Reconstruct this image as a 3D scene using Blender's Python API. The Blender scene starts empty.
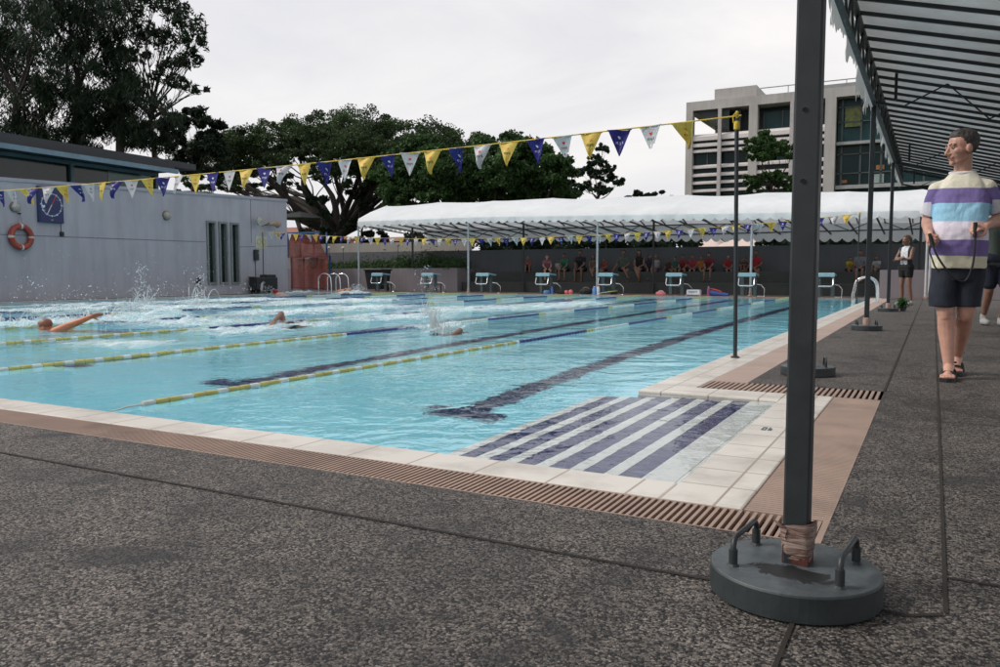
import bpy, bmesh, math, random
from mathutils import Vector, Matrix, noise as mnoise
import numpy as np
R = math.radians
PI = math.pi
rnd = random.Random(7)
sc = bpy.context.scene
COL = sc.collection

# ------------------------------------------------------------------ camera
TH, PH, FPX, CAMZ = R(28.3), R(4.27), 803.0, 0.75
cam_data = bpy.data.cameras.new("camera")
cam = bpy.data.objects.new("camera", cam_data)
COL.objects.link(cam)
cam.location = (0, 0, CAMZ)
cam.rotation_euler = (R(90) - PH, 0, TH)
cam_data.sensor_width = 36
cam_data.lens = 36 * FPX / 1000
cam_data.clip_start = 0.05
cam_data.clip_end = 3000
sc.camera = cam
_r = Vector((math.cos(TH), math.sin(TH), 0))
_f = Vector((-math.sin(TH) * math.cos(PH), math.cos(TH) * math.cos(PH), -math.sin(PH)))
_u = _r.cross(_f)

def at(px, py, Y):
    """photo pixel + true distance Y -> world point"""
    d = _f + _r * ((px - 500) / FPX) - _u * ((py - 333.5) / FPX)
    t = Y / d.y
    return Vector((d.x * t, Y, CAMZ + d.z * t))

# ------------------------------------------------------------------ helpers
def lin(c):
    return tuple(((v / 12.92) if v <= 0.04045 else ((v + 0.055) / 1.055) ** 2.4) for v in c)

class MB:
    def __init__(self, origin=(0, 0, 0)):
        self.v, self.f, self.m, self.s = [], [], [], []
        self.o = Vector(origin)
    def add(self, vs, fs, mi=0, smooth=False):
        b = len(self.v)
        self.v += [Vector(p) - self.o for p in vs]
        for f in fs:
            self.f.append([b + i for i in f]); self.m.append(mi); self.s.append(smooth)
    def box(self, x0, x1, y0, y1, z0, z1, mi=0):
        vs = [(x, y, z) for z in (z0, z1) for y in (y0, y1) for x in (x0, x1)]
        self.add(vs, [(0, 2, 3, 1), (4, 5, 7, 6), (0, 1, 5, 4), (2, 6, 7, 3), (0, 4, 6, 2), (1, 3, 7, 5)], mi)
    def cbox(self, c, s, rz=0, mi=0, M=None):
        M = M or Matrix.Rotation(rz, 3, 'Z')
        c = Vector(c)
        vs = [c + M @ Vector((x * s[0] / 2, y * s[1] / 2, z * s[2] / 2)) for z in (-1, 1) for y in (-1, 1) for x in (-1, 1)]
        self.add(vs, [(0, 2, 3, 1), (4, 5, 7, 6), (0, 1, 5, 4), (2, 6, 7, 3), (0, 4, 6, 2), (1, 3, 7, 5)], mi)
    def bar(self, a, b, w, h, mi=0, up=(0, 0, 1)):
        a, b = Vector(a), Vector(b)
        d = b - a; L = d.length; d.normalize()
        up = Vector(up)
        if abs(d.dot(up)) > 0.99: up = Vector((1, 0, 0))
        s = d.cross(up).normalized(); t = s.cross(d)
        M = Matrix((s, d, t)).transposed()
        self.cbox((a + b) / 2, (w, L, h), M=M, mi=mi)
    def tube(self, pts, r, n=8, mi=0, caps=True, smooth=True):
        pts = [Vector(p) for p in pts]
        rs = r if isinstance(r, (list, tuple)) else [r] * len(pts)
        vs, fs = [], []
        prev = None
        for i, p in enumerate(pts):
            d = (pts[min(i + 1, len(pts) - 1)] - pts[max(i - 1, 0)])
            if d.length < 1e-9: d = Vector((0, 0, 1))
            d.normalize()
            if prev is None:
                a = Vector((0, 0, 1)) if abs(d.z) < 0.9 else Vector((1, 0, 0))
                s = d.cross(a).normalized()
            else:
                s = (prev - d * prev.dot(d)).normalized()
            prev = s
            t = d.cross(s)
            for k in range(n):
                a = 2 * PI * k / n
                vs.append(p + (s * math.cos(a) + t * math.sin(a)) * rs[i])
        for i in range(len(pts) - 1):
            for k in range(n):
                fs.append((i * n + k, i * n + (k + 1) % n, (i + 1) * n + (k + 1) % n, (i + 1) * n + k))
        self.add(vs, fs, mi, smooth)
        if caps:
            self.add(vs[:n], [tuple(reversed(range(n)))], mi)
            self.add(vs[-n:], [tuple(range(n))], mi)
    def rings(self, rings, mi=0, smooth=True, caps=True):
        n = len(rings[0]); vs = [p for r_ in rings for p in r_]; fs = []
        for i in range(len(rings) - 1):
            for k in range(n):
                fs.append((i * n + k, i * n + (k + 1) % n, (i + 1) * n + (k + 1) % n, (i + 1) * n + k))
        self.add(vs, fs, mi, smooth)
        if caps:
            self.add(rings[0], [tuple(reversed(range(n)))], mi); self.add(rings[-1], [tuple(range(n))], mi)
    def lathe(self, c, prof, n=32, mi=0, smooth=False):
        c = Vector(c)
        self.rings([[c + Vector((r * math.cos(2 * PI * k / n), r * math.sin(2 * PI * k / n), z)) for k in range(n)] for r, z in prof], mi, smooth)
    def ball(self, c, r, n=8, m=6, mi=0):
        c = Vector(c)
        r = (r, r, r) if isinstance(r, (int, float)) else r
        rg = []
        for j in range(m + 1):
            ph = PI * (0.02 + 0.96 * j / m)
            rg.append([c + Vector((r[0] * math.sin(ph) * math.cos(2 * PI * k / n), r[1] * math.sin(ph) * math.sin(2 * PI * k / n), -r[2] * math.cos(ph))) for k in range(n)])
        self.rings(rg, mi)
    def prism(self, poly, z0, z1, mi=0):
        n = len(poly)
        vs = [(x, y, z0) for x, y in poly] + [(x, y, z1) for x, y in poly]
        fs = [tuple(reversed(range(n))), tuple(range(n, 2 * n))] + [(k, (k + 1) % n, n + (k + 1) % n, n + k) for k in range(n)]
        self.add(vs, fs, mi)
    def build(self, name, mats, parent=None, bevel=0, loc=None):
        me = bpy.data.meshes.new(name)
        me.from_pydata([tuple(p) for p in self.v], [], self.f)
        if not isinstance(mats, (list, tuple)): mats = [mats]
        for m in mats: me.materials.append(m)
        me.polygons.foreach_set("material_index", self.m)
        me.polygons.foreach_set("use_smooth", self.s)
        me.update()
        o = bpy.data.objects.new(name, me)
        COL.objects.link(o)
        if parent: o.parent = parent
        if loc is not None: o.location = loc
        if bevel:
            b = o.modifiers.new("bevel", 'BEVEL'); b.width = bevel; b.segments = 2; b.limit_method = 'ANGLE'; b.angle_limit = R(40)
        return o

def empty(name, loc, label, cat, group=None, rz=0):
    o = bpy.data.objects.new(name, None); COL.objects.link(o)
    o.location = loc; o.rotation_euler = (0, 0, rz); o.empty_display_size = 0.1
    return tag(o, label, cat, group)
def tag(o, label=None, cat=None, group=None, kind=None):
    if label: o["label"] = label
    if cat: o["category"] = cat
    if group: o["group"] = group
    if kind: o["kind"] = kind
    return o
def struct(o):
    o["kind"] = "structure"; return o
def copy_tree(o, parent=None):
    c = o.copy(); COL.objects.link(c); c.parent = parent
    for ch in list(o.children): copy_tree(ch, c)
    return c

# ------------------------------------------------------------------ materials
def new_mat(name):
    m = bpy.data.materials.new(name); m.use_nodes = True
    nt = m.node_tree; nt.nodes.clear()
    out = nt.nodes.new("ShaderNodeOutputMaterial"); b = nt.nodes.new("ShaderNodeBsdfPrincipled")
    nt.links.new(b.outputs[0], out.inputs[0])
    return m, nt, b, out
def N(nt, t, **kw):
    n = nt.nodes.new(t)
    for k, v in kw.items():
        if k.startswith("i_"):
            n.inputs[k[2:].replace("_", " ")].default_value = v
        else: setattr(n, k, v)
    return n
def math_(nt, op, a, b=None):
    n = nt.nodes.new("ShaderNodeMath"); n.operation = op
    for i, x in enumerate((a, b)):
        if x is None: continue
        if isinstance(x, (int, float)): n.inputs[i].default_value = x
        else: nt.links.new(x, n.inputs[i])
    return n.outputs[0]
def mixc(nt, fac, a, b, blend='MIX'):
    n = nt.nodes.new("ShaderNodeMix"); n.data_type = 'RGBA'; n.blend_type = blend
    for s, x in ((n.inputs[0], fac), (n.inputs[6], a), (n.inputs[7], b)):
        if isinstance(x, (int, float)): s.default_value = x
        elif isinstance(x, (tuple, list)): s.default_value = (*x[:3], 1)
        else: nt.links.new(x, s)
    return n.outputs[2]
def ramp(nt, fac, stops):
    n = nt.nodes.new("ShaderNodeValToRGB"); e = n.color_ramp.elements
    while len(e) < len(stops): e.new(0.5)
    for k, (p, c) in enumerate(stops):
        e[k].position = p; e[k].color = (*((c,) * 3 if isinstance(c, (int, float)) else c), 1)
    nt.links.new(fac, n.inputs[0]); return n.outputs[0]
def noise_(nt, scale, detail=4, vec=None, rough=0.55, dist=0):
    n = nt.nodes.new("ShaderNodeTexNoise"); n.inputs["Scale"].default_value = scale
    n.inputs["Detail"].default_value = detail; n.inputs["Roughness"].default_value = rough; n.inputs["Distortion"].default_value = dist
    if vec is not None: nt.links.new(vec, n.inputs["Vector"])
    return n.outputs[0]
def coord(nt, scale=None, world=False):
    if world: o = nt.nodes.new("ShaderNodeNewGeometry").outputs["Position"]
    else: o = nt.nodes.new("ShaderNodeTexCoord").outputs["Object"]
    if scale:
        mp = nt.nodes.new("ShaderNodeMapping"); mp.inputs["Scale"].default_value = scale
        nt.links.new(o, mp.inputs[0]); o = mp.outputs[0]
    return o
def bump(nt, h, b, strength=0.3, dist=0.01):
    n = nt.nodes.new("ShaderNodeBump"); n.inputs["Strength"].default_value = strength; n.inputs["Distance"].default_value = dist
    nt.links.new(h, n.inputs["Height"]); nt.links.new(n.outputs[0], b.inputs["Normal"]); return n
_mc = {}
def M(name, col, rough=0.6, metal=0.0, var=0.25, scale=8, bmp=0.1, grime=None, sss=0, trans=0):
    """worn surface: base colour broken up with two noises"""
    if name in _mc: return _mc[name]
    m, nt, b, out = new_mat(name)
    v = coord(nt)
    n1 = noise_(nt, scale, 6, v); n2 = noise_(nt, scale * 0.15, 3, v)
    f = math_(nt, 'ADD', math_(nt, 'MULTIPLY', n1, 0.6), math_(nt, 'MULTIPLY', n2, 0.4))
    lo = tuple(c * (1 - var) for c in col); hi = tuple(min(1, c * (1 + var)) for c in col)
    c = ramp(nt, f, [(0.3, lo), (0.7, hi)])
    if grime:
        g = ramp(nt, noise_(nt, grime[1], 5, v, 0.65), [(0.52, 0.0), (0.68, 1.0)])
        c = mixc(nt, math_(nt, 'MULTIPLY', g, grime[2]), c, grime[0])
    nt.links.new(c, b.inputs["Base Color"])
    nt.links.new(ramp(nt, n1, [(0.3, max(0, rough - 0.1)), (0.7, min(1, rough + 0.1))]), b.inputs["Roughness"])
    b.inputs["Metallic"].default_value = metal
    if sss: b.inputs["Subsurface Weight"].default_value = sss; b.inputs["Subsurface Radius"].default_value = (0.02, 0.008, 0.004)
    if bmp: bump(nt, n1, b, bmp, 0.01)
    if trans:
        tr = nt.nodes.new("ShaderNodeBsdfTranslucent"); nt.links.new(c, tr.inputs[0])
        mx = nt.nodes.new("ShaderNodeMixShader"); mx.inputs[0].default_value = trans
        nt.links.new(b.outputs[0], mx.inputs[1]); nt.links.new(tr.outputs[0], mx.inputs[2]); nt.links.new(mx.outputs[0], out.inputs[0])
    _mc[name] = m
    return m

# deck of exposed aggregate concrete
def deck_mat():
    m, nt, b, out = new_mat("exposed_aggregate"); v = coord(nt, world=True)
    vo = N(nt, "ShaderNodeTexVoronoi"); vo.inputs["Scale"].default_value = 150; nt.links.new(v, vo.inputs["Vector"])
    sepc = nt.nodes.new("ShaderNodeSeparateColor"); nt.links.new(vo.outputs["Color"], sepc.inputs[0])
    peb = ramp(nt, sepc.outputs[0], [(0.0, (0.010, 0.009, 0.010)), (0.30, (0.030, 0.027, 0.026)), (0.45, (0.10, 0.088, 0.080)), (0.8, (0.185, 0.162, 0.145)), (1.0, (0.27, 0.24, 0.215))])
    edge = ramp(nt, vo.outputs["Distance"], [(0.5, 1.0), (1.0, 0.25)])
    c = mixc(nt, edge, (0.03, 0.027, 0.028), peb)
    c = mixc(nt, 1.0, c, ramp(nt, noise_(nt, 210, 3, v, 0.7), [(0.38, 0.28), (0.62, 1.32)]), 'MULTIPLY')
    big = noise_(nt, 1.1, 7, v, 0.68, 0.8)
    mid = noise_(nt, 7, 4, v, 0.6)
    st = math_(nt, 'ADD', math_(nt, 'MULTIPLY', big, 0.6), math_(nt, 'MULTIPLY', mid, 0.4))
    c = mixc(nt, 1.0, c, ramp(nt, st, [(0.36, 0.38), (0.48, 0.9), (0.62, 1.35)]), 'MULTIPLY')
    # dark damp blotches
    w = ramp(nt, noise_(nt, 2.4, 3, v, 0.5, 0.4), [(0.63, 0.0), (0.67, 1.0)])
    c = mixc(nt, math_(nt, 'MULTIPLY', w, 0.6), c, (0.02, 0.02, 0.022))
    nt.links.new(c, b.inputs["Base Color"])
    nt.links.new(ramp(nt, st, [(0.3, 0.5), (0.7, 0.8)]), b.inputs["Roughness"])
    b.inputs["Specular IOR Level"].default_value = 0.35
    h = mixc(nt, edge, (0, 0, 0), sepc.outputs[1])
    bump(nt, h, b, 0.7, 0.006)
    return m
MAT_DECK = deck_mat()

def tile_mat(name, col, grout, sx, sy, mortar=0.012, var=0.1, stain=None, rough=0.35, off=(0, 0, 0)):
    m, nt, b, out = new_mat(name); g = nt.nodes.new("ShaderNodeNewGeometry").outputs["Position"]
    mp = nt.nodes.new("ShaderNodeMapping"); mp.inputs["Location"].default_value = off; nt.links.new(g, mp.inputs[0])
    br = nt.nodes.new("ShaderNodeTexBrick"); br.offset = 0; br.squash = 1
    br.inputs["Scale"].default_value = 1; br.inputs["Brick Width"].default_value = sx; br.inputs["Row Height"].default_value = sy
    br.inputs["Mortar Size"].default_value = mortar * min(sx, sy) ; br.inputs["Mortar Smooth"].default_value = 0.1
    br.inputs["Color1"].default_value = (*[c * (1 - var) for c in col], 1); br.inputs["Color2"].default_value = (*[min(1, c * (1 + var)) for c in col], 1)
    br.inputs["Mortar"].default_value = (*grout, 1)
    nt.links.new(mp.outputs[0], br.inputs["Vector"])
    c = br.outputs["Color"]
    n = noise_(nt, 3, 6, g, 0.65)
    if stain:
        c = mixc(nt, math_(nt, 'MULTIPLY', ramp(nt, n, [(0.45, 0.0), (0.72, 1.0)]), stain[1]), c, stain[0])
    nt.links.new(c, b.inputs["Base Color"]); b.inputs["Roughness"].default_value = rough
    bump(nt, br.outputs["Fac"], b, -0.25, 0.004)
    return m
MAT_COPING = tile_mat("coping_tile", (0.70, 0.66, 0.60), (0.33, 0.27, 0.21), 0.30, 0.2475, 0.02, 0.05, ((0.30, 0.27, 0.23), 0.65), 0.3, (0, -2.57 + 0.2475 * 40, 0))
MAT_POOLTILE = tile_mat("pool_tile", (0.33, 0.85, 1.0), (0.5, 0.86, 0.98), 0.25, 0.25, 0.03, 0.04, ((0.30, 0.80, 0.98), 0.5), 0.3)
MAT_NAVY = M("navy_tile", (0.008, 0.010, 0.085), 0.3, 0, 0.3, 20, 0)
MAT_NAVY2 = M("navy_step_tile", (0.02, 0.025, 0.14), 0.3, 0, 0.3, 20, 0)
MAT_WHITETILE = M("white_step_tile", (0.86, 0.88, 0.86), 0.3, 0, 0.05, 20, 0)

def water_mat():
    m, nt, b, out = new_mat("pool_water"); nt.nodes.remove(b)
    v = nt.nodes.new("ShaderNodeNewGeometry").outputs["Position"]
    n1 = noise_(nt, 1.3, 3, v, 0.5, 0.6); n2 = noise_(nt, 6.0, 3, v, 0.5, 0.9); n3 = noise_(nt, 19.0, 2, v, 0.5, 0.5)
    # swimmers churn the far lanes: bigger ripples to the left of the second rope
    sx = nt.nodes.new("ShaderNodeSeparateXYZ"); nt.links.new(v, sx.inputs[0])
    calm = nt.nodes.new("ShaderNodeMapRange"); calm.inputs[1].default_value = -6.2; calm.inputs[2].default_value = -9.5
    calm.inputs[3].default_value = 0.36; calm.inputs[4].default_value = 1.8
    nt.links.new(sx.outputs[0], calm.inputs[0])
    h = math_(nt, 'ADD', math_(nt, 'MULTIPLY', n1, 1.0), math_(nt, 'ADD', math_(nt, 'MULTIPLY', n2, 0.24), math_(nt, 'MULTIPLY', n3, 0.05)))
    h = math_(nt, 'MULTIPLY', h, calm.outputs[0])
    bp = nt.nodes.new("ShaderNodeBump"); bp.inputs["Strength"].default_value = 1.0; bp.inputs["Distance"].default_value = 0.055
    nt.links.new(h, bp.inputs["Height"])
    gl = nt.nodes.new("ShaderNodeBsdfGlass"); gl.inputs["IOR"].default_value = 1.25; gl.inputs["Roughness"].default_value = 0.0
    gl.inputs["Color"].default_value = (0.97, 0.995, 1, 1)
    nt.links.new(bp.outputs[0], gl.inputs["Normal"])
    nt.links.new(gl.outputs[0], out.inputs[0])
    return m
MAT_WATER = water_mat()

def foam_mat():
    m, nt, b, out = new_mat("white_water"); v = nt.nodes.new("ShaderNodeNewGeometry").outputs["Position"]
    mp = nt.nodes.new("ShaderNodeMapping"); mp.inputs["Scale"].default_value = (1.6, 1.0, 1.0); nt.links.new(v, mp.inputs[0])
    n = math_(nt, 'ADD', math_(nt, 'MULTIPLY', noise_(nt, 2.2, 8, mp.outputs[0], 0.72, 1.2), 0.75), math_(nt, 'MULTIPLY', noise_(nt, 26, 4, v, 0.7), 0.25))
    uv = nt.nodes.new("ShaderNodeUVMap"); uv.uv_map = "edge"
    s = nt.nodes.new("ShaderNodeSeparateXYZ"); nt.links.new(uv.outputs[0], s.inputs[0])
    a = math_(nt, 'ADD', n, math_(nt, 'MULTIPLY', s.outputs[0], 0.40))
    a = ramp(nt, a, [(0.53, 0.0), (0.88, 0.85)])
    b.inputs["Base Color"].default_value = (0.80, 0.90, 0.92, 1); b.inputs["Roughness"].default_value = 0.6
    tr = nt.nodes.new("ShaderNodeBsdfTransparent"); mx = nt.nodes.new("ShaderNodeMixShader")
    nt.links.new(a, mx.inputs[0]); nt.links.new(tr.outputs[0], mx.inputs[1]); nt.links.new(b.outputs[0], mx.inputs[2]); nt.links.new(mx.outputs[0], out.inputs[0])
    bump(nt, n, b, 0.8, 0.05)
    return m
MAT_FOAM = foam_mat()
m_, nt_, b_, o_ = new_mat("water_drop"); b_.inputs["Base Color"].default_value = (0.62, 0.66, 0.68, 1); b_.inputs["Roughness"].default_value = 0.15
b_.inputs["Subsurface Weight"].default_value = 0; MAT_DROP = m_

def leaf_mat(name, col, var=0.5):
    m, nt, b, out = new_mat(name); v = coord(nt)
    n = noise_(nt, 0.45, 3, v); n2 = noise_(nt, 9, 2, v)
    f = math_(nt, 'ADD', math_(nt, 'MULTIPLY', n, 0.6), math_(nt, 'MULTIPLY', n2, 0.4))
    c = ramp(nt, f, [(0.32, tuple(x * (1 - var) for x in col)), (0.68, tuple(x * (1 + var) for x in col))])
    nt.links.new(c, b.inputs["Base Color"]); b.inputs["Roughness"].default_value = 0.6; b.inputs["Specular IOR Level"].default_value = 0.25
    tr = nt.nodes.new("ShaderNodeBsdfTranslucent"); nt.links.new(c, tr.inputs[0])
    mx = nt.nodes.new("ShaderNodeMixShader"); mx.inputs[0].default_value = 0.25
    nt.links.new(b.outputs[0], mx.inputs[1]); nt.links.new(tr.outputs[0], mx.inputs[2]); nt.links.new(mx.outputs[0], out.inputs[0])
    return m
def wall_mat(name, col, streak=0.35):
    m, nt, b, out = new_mat(name); v = nt.nodes.new("ShaderNodeNewGeometry").outputs["Position"]
    mp = nt.nodes.new("ShaderNodeMapping"); mp.inputs["Scale"].default_value = (2.2, 2.2, 0.22); nt.links.new(v, mp.inputs[0])
    s = ramp(nt, noise_(nt, 1.6, 6, mp.outputs[0], 0.65), [(0.42, 0.0), (0.75, 1.0)])
    n = noise_(nt, 0.5, 4, v)
    c = mixc(nt, math_(nt, 'MULTIPLY', s, streak), ramp(nt, n, [(0.3, tuple(x * 0.88 for x in col)), (0.7, tuple(min(1, x * 1.1) for x in col))]), tuple(x * 0.45 for x in col))
    nt.links.new(c, b.inputs["Base Color"]); b.inputs["Roughness"].default_value = 0.8
    bump(nt, noise_(nt, 60, 4, v), b, 0.25, 0.004)
    return m
def glass_mat(name, col, rough=0.08):
    m, nt, b, out = new_mat(name); v = coord(nt)
    n = noise_(nt, 0.6, 3, v)
    nt.links.new(ramp(nt, n, [(0.3, tuple(x * 0.6 for x in col)), (0.7, tuple(x * 1.4 for x in col))]), b.inputs["Base Color"])
    b.inputs["Roughness"].default_value = rough; b.inputs["Specular IOR Level"].default_value = 0.5
    return m
WALLG = wall_mat("painted_wall", (0.355, 0.352, 0.395), 0.33)
WALLD = wall_mat("grey_boundary_wall", (0.095, 0.10, 0.11), 0.3)
WALLP = wall_mat("planter_render", (0.20, 0.175, 0.19), 0.3)
CONC = M("stained_concrete", (0.048, 0.05, 0.048), 0.85, 0, 0.35, 5, 0.3)
STEEL = M("grey_painted_steel", (0.024, 0.030, 0.034), 0.45, 0.0, 0.35, 14, 0.1, ((0.012, 0.012, 0.013), 6, 0.5))
STEELD = M("dark_painted_steel", (0.022, 0.026, 0.028), 0.5, 0.0, 0.3, 14, 0.1)
GALV = M("galvanised_steel", (0.36, 0.42, 0.46), 0.4, 0.4, 0.2, 12, 0.05)
CHROME = M("polished_steel", (0.72, 0.72, 0.72), 0.18, 1.0, 0.1, 12, 0)
RED = M("red_plastic", (0.45, 0.03, 0.02), 0.5)
BLACKR = M("black_rubber", (0.012, 0.012, 0.013), 0.6)
# ------------------------------------------------------------------ ground, pool, deck
X0, X1, Y0, Y1 = -21.3, -1.65, 2.80, 26.6      # pool
NX, NY = -0.78, 4.94                            # notch over the steps
DEPTH = -1.25
WZ = -0.012
# deck sheet with a hole for the pool, out to the horizon
def sheet(rects, z, mb, mi=0):
    for a, b_, c, d in rects:
        mb.add([(a, c, z), (b_, c, z), (b_, d, z), (a, d, z)], [(0, 1, 2, 3)], mi)
mb = MB()
GW = 0.23                      # gutter width
C_NEAR = 2.57                  # coping outer edge, near side
sheet([(-40, 40, -30, C_NEAR - GW), (-40, X0 - 0.35, C_NEAR - GW, 40), (X0 - 0.35, 40, Y1 + 0.35, 40),
       (-0.25, 40, C_NEAR - GW, 5.62), (-1.10, 40, 5.62, Y1 + 0.35)], 0.0, mb)
struct(mb.build("deck", MAT_DECK))
mb = MB(); mb.add([(-1500, -1500, -1.6), (1500, -1500, -1.6), (1500, 1500, -1.6), (-1500, 1500, -1.6)], [(0, 1, 2, 3)])
mb.add([(-1500, 40, -0.05), (1500, 40, -0.05), (1500, 1500, -0.05), (-1500, 1500, -0.05)], [(0, 1, 2, 3)])
mb.add([(-1500, -400, -0.05), (-40, -400, -0.05), (-40, 40, -0.05), (-1500, 40, -0.05)], [(0, 1, 2, 3)])
mb.add([(40, -400, -0.05), (1500, -400, -0.05), (1500, 40, -0.05), (40, 40, -0.05)], [(0, 1, 2, 3)])
struct(mb.build("ground", M("grass_soil", (0.06, 0.075, 0.035), 0.9, 0, 0.4, 2, 0.3)))
# dark joints between the slabs, each a shallow groove filled with grime
JT = M("joint_filler", (0.020, 0.016, 0.013), 0.9, 0, 0.4, 30, 0)
mb = MB()
def joint(a, b_, w=0.012):
    a, b_ = Vector((*a, 0)), Vector((*b_, 0)); d = (b_ - a).normalized(); s = Vector((-d.y, d.x, 0)) * w / 2
    z = Vector((0, 0, 0.004)); mb.add([a + s + z, a - s + z, b_ - s + z, b_ + s + z], [(0, 1, 2, 3)])
joint((-12, 1.93), (-0.02, 1.93)); joint((-0.25, 5.62), (-0.25, 26.9), 0.014); joint((0.05, 1.98), (0.05, 26.9), 0.010)
for y in (-1.7, -5): joint((-12, y), (0.045, y))
joint((-0.02, 1.55), (-0.02, -6), 0.008)
joint((0.055, 2.22), (8, 2.22)); joint((-0.02, 1.93), (0.045, 1.97)); joint((-0.24, -6), (-0.24, 1.92), 0.010)
for y in (4.6, 7.0, 9.4, 11.8, 14.2, 16.6, 19.0, 21.4, 23.8): joint((0.055, y), (8, y), 0.009)
for y in (7.3, 10.3, 13.3, 16.3, 19.3, 22.3): joint((-1.09, y), (0.045, y), 0.009)
joint((1.9, -6), (1.9, 26.9))
for x in (-7.3, -3.9, -10.7): joint((x, -6), (x, 1.92))
struct(mb.build("deck_joint", JT))
# basin
mb = MB()
def vwall(x0, y0, x1, y1, z0, z1, mi=0):
    mb.add([(x0, y0, z0), (x1, y1, z0), (x1, y1, z1), (x0, y0, z1)], [(0, 1, 2, 3)], mi)
sheet([(X0, X1, Y0, Y1)], DEPTH, mb)
for (a, b_, c, d) in ((X0, Y0, X1, Y0), (X1, NY, X1, Y1), (X1, Y1, X0, Y1), (X0, Y1, X0, Y0)):
    vwall(a, b_, c, d, DEPTH, -0.16, 0); vwall(a, b_, c, d, -0.16, -0.101, 1)
vwall(X1, Y0, NX, Y0, -0.7, -0.101, 1); vwall(NX, Y0, NX, NY, -0.7, -0.101, 1); vwall(NX, NY, X1, NY, -0.7, -0.101, 1)
vwall(X1, Y0, X1, NY, DEPTH, -0.30, 0)
struct(mb.build("pool_basin", [MAT_POOLTILE, MAT_NAVY2]))
# steps going down to the left, a navy tread with a white nosing each
mb = MB()
TR = 0.162
x = NX; z = -0.035
sheet([(NX - 0.03, NX, Y0 + 0.002, NY - 0.002)], z + 0.003, mb, 1)
for k in range(7):
    xa = x - TR
    top = z - 0.030 * k
    mb.box(xa, x, Y0 + 0.002, NY - 0.002, -0.9 if xa < X1 else -0.7, top, 0)
    mb.box(xa, xa + TR * 0.36, Y0 + 0.004, NY - 0.004, top + 0.001, top + 0.005, 1) if k else None
    if k == 0: mb.box(xa + 0.002, x - 0.032, Y0 + 0.004, NY - 0.004, top + 0.001, top + 0.005, 1)
    x = xa
struct(mb.build("pool_steps", [MAT_NAVY2, MAT_WHITETILE, MAT_POOLTILE]))
# floor lines with T ends
mb = MB()
for k in range(8):
    xc = X1 - 1.42 - 2.42 * k
    ty = 2.40
    xc = X1 - 1.38 - 2.36 * k
    sheet([(xc - 0.125, xc + 0.125, Y0 + ty, Y1 - 2.0), (xc - 0.31, xc + 0.31, Y0 + ty - 0.25, Y0 + ty - .004), (xc - 0.31, xc + 0.31, Y1 - 1.996, Y1 - 1.75)], DEPTH + 0.004, mb)
struct(mb.build("lane_marking", MAT_NAVY))
# water sheet
mb = MB()
mb.add([(X0, Y0, WZ), (X1, Y0, WZ), (NX, Y0, WZ), (NX, NY, WZ), (X1, NY, WZ), (X1, Y1, WZ), (X0, Y1, WZ)], [(0, 1, 4, 5, 6), (1, 2, 3, 4)])
struct(mb.build("water", MAT_WATER))
# coping: sheets with a slightly rounded lip
mb = MB()
def slab(x0, x1, y0, y1, z1=0.002): mb.box(x0, x1, y0, y1, -0.10, z1)
slab(X0 - 0.3, NX, C_NEAR, Y0); slab(NX, NX + 0.27, C_NEAR, 5.24)
slab(X1, NX, NY, 5.24); slab(X1, X1 + 0.30, 5.24, Y1); slab(X0 - 0.3, X1 + 0.3, Y1, Y1 + 0.3); slab(X0 - 0.3, X0, Y0, Y1)
struct(mb.build("coping", MAT_COPING, bevel=0.008))
# red edge strip at the far end
mb = MB(); mb.box(X0, X1, Y1 - 0.012, Y1 - 0.002, -0.06, 0.012)
struct(mb.build("far_edge_strip", M("terracotta_strip", (0.32, 0.16, 0.12), 0.6)))
# channel floor under the gratings
mb = MB()
sheet([(X0 - 0.3, -0.25, C_NEAR - GW, C_NEAR), (NX + 0.27, -0.25, C_NEAR, 5.62), (-1.35, NX + 0.27, 5.24, 5.62)], -0.09, mb)
struct(mb.build("gutter_channel", M("gutter_dark", (0.004, 0.004, 0.004), 0.9)))
GRT = M("tan_grating", (0.36, 0.255, 0.205), 0.55, 0, 0.2, 6, 0.05, ((0.20, 0.15, 0.12), 2.5, 0.5))
# near grating: bars run across the channel
mb = MB()
x = -9.0
while x < -0.27:
    mb.box(x, x + 0.0105, C_NEAR - GW + 0.006, C_NEAR - 0.006, -0.014, 0.001); x += 0.0235
mb.box(X0 - 0.3, -9.0, C_NEAR - GW + 0.004, C_NEAR - 0.004, -0.03, 0.001)
mb.box(-0.268, -0.25, C_NEAR - GW + .006, C_NEAR + .003, -0.05, 0.001)
mb.box(X0 - 0.3, -0.26, C_NEAR - GW, C_NEAR - GW + 0.006, -0.05, 0.001); mb.box(X0 - 0.3, -0.52, C_NEAR - 0.006, C_NEAR, -0.05, 0.000)
g = mb.build("drain_grating", GRT, loc=(0, 0, 0)); tag(g, "long tan slotted drain grating along the near edge of the pool", "drain grating", "tan drain gratings round the pool")
mb = MB()
y = C_NEAR + 0.004
while y < 5.22:
    mb.box(NX + 0.276, -0.252, y, y + 0.0185, -0.03, 0.001); y += 0.0235
mb.box(-0.254, -0.25, C_NEAR, 5.22, -0.05, 0.0015)
g = mb.build("drain_grating", GRT); tag(g, "tan slotted grating on the right of the pool steps, behind the near post base", "drain grating", "tan drain gratings round the pool")
mb = MB()
x = -1.34
while x < -0.27:
    mb.box(x, x + 0.017, 5.246, 5.614, -0.014, 0.001); x += 0.034
g = mb.build("drain_grating", GRT); tag(g, "short dark slotted grating crossing the deck beyond the pool steps", "drain grating", "tan drain gratings round the pool")
mb = MB(); mb.box(-1.35, -1.10, 5.62, Y1 + 0.3, -0.05, 0.001)
struct(mb.build("tan_deck_strip", M("tan_strip", (0.40, 0.29, 0.24), 0.55, 0, 0.12, 5, 0.05, ((0.28, 0.22, 0.18), 1.2, 0.6))))
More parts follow.
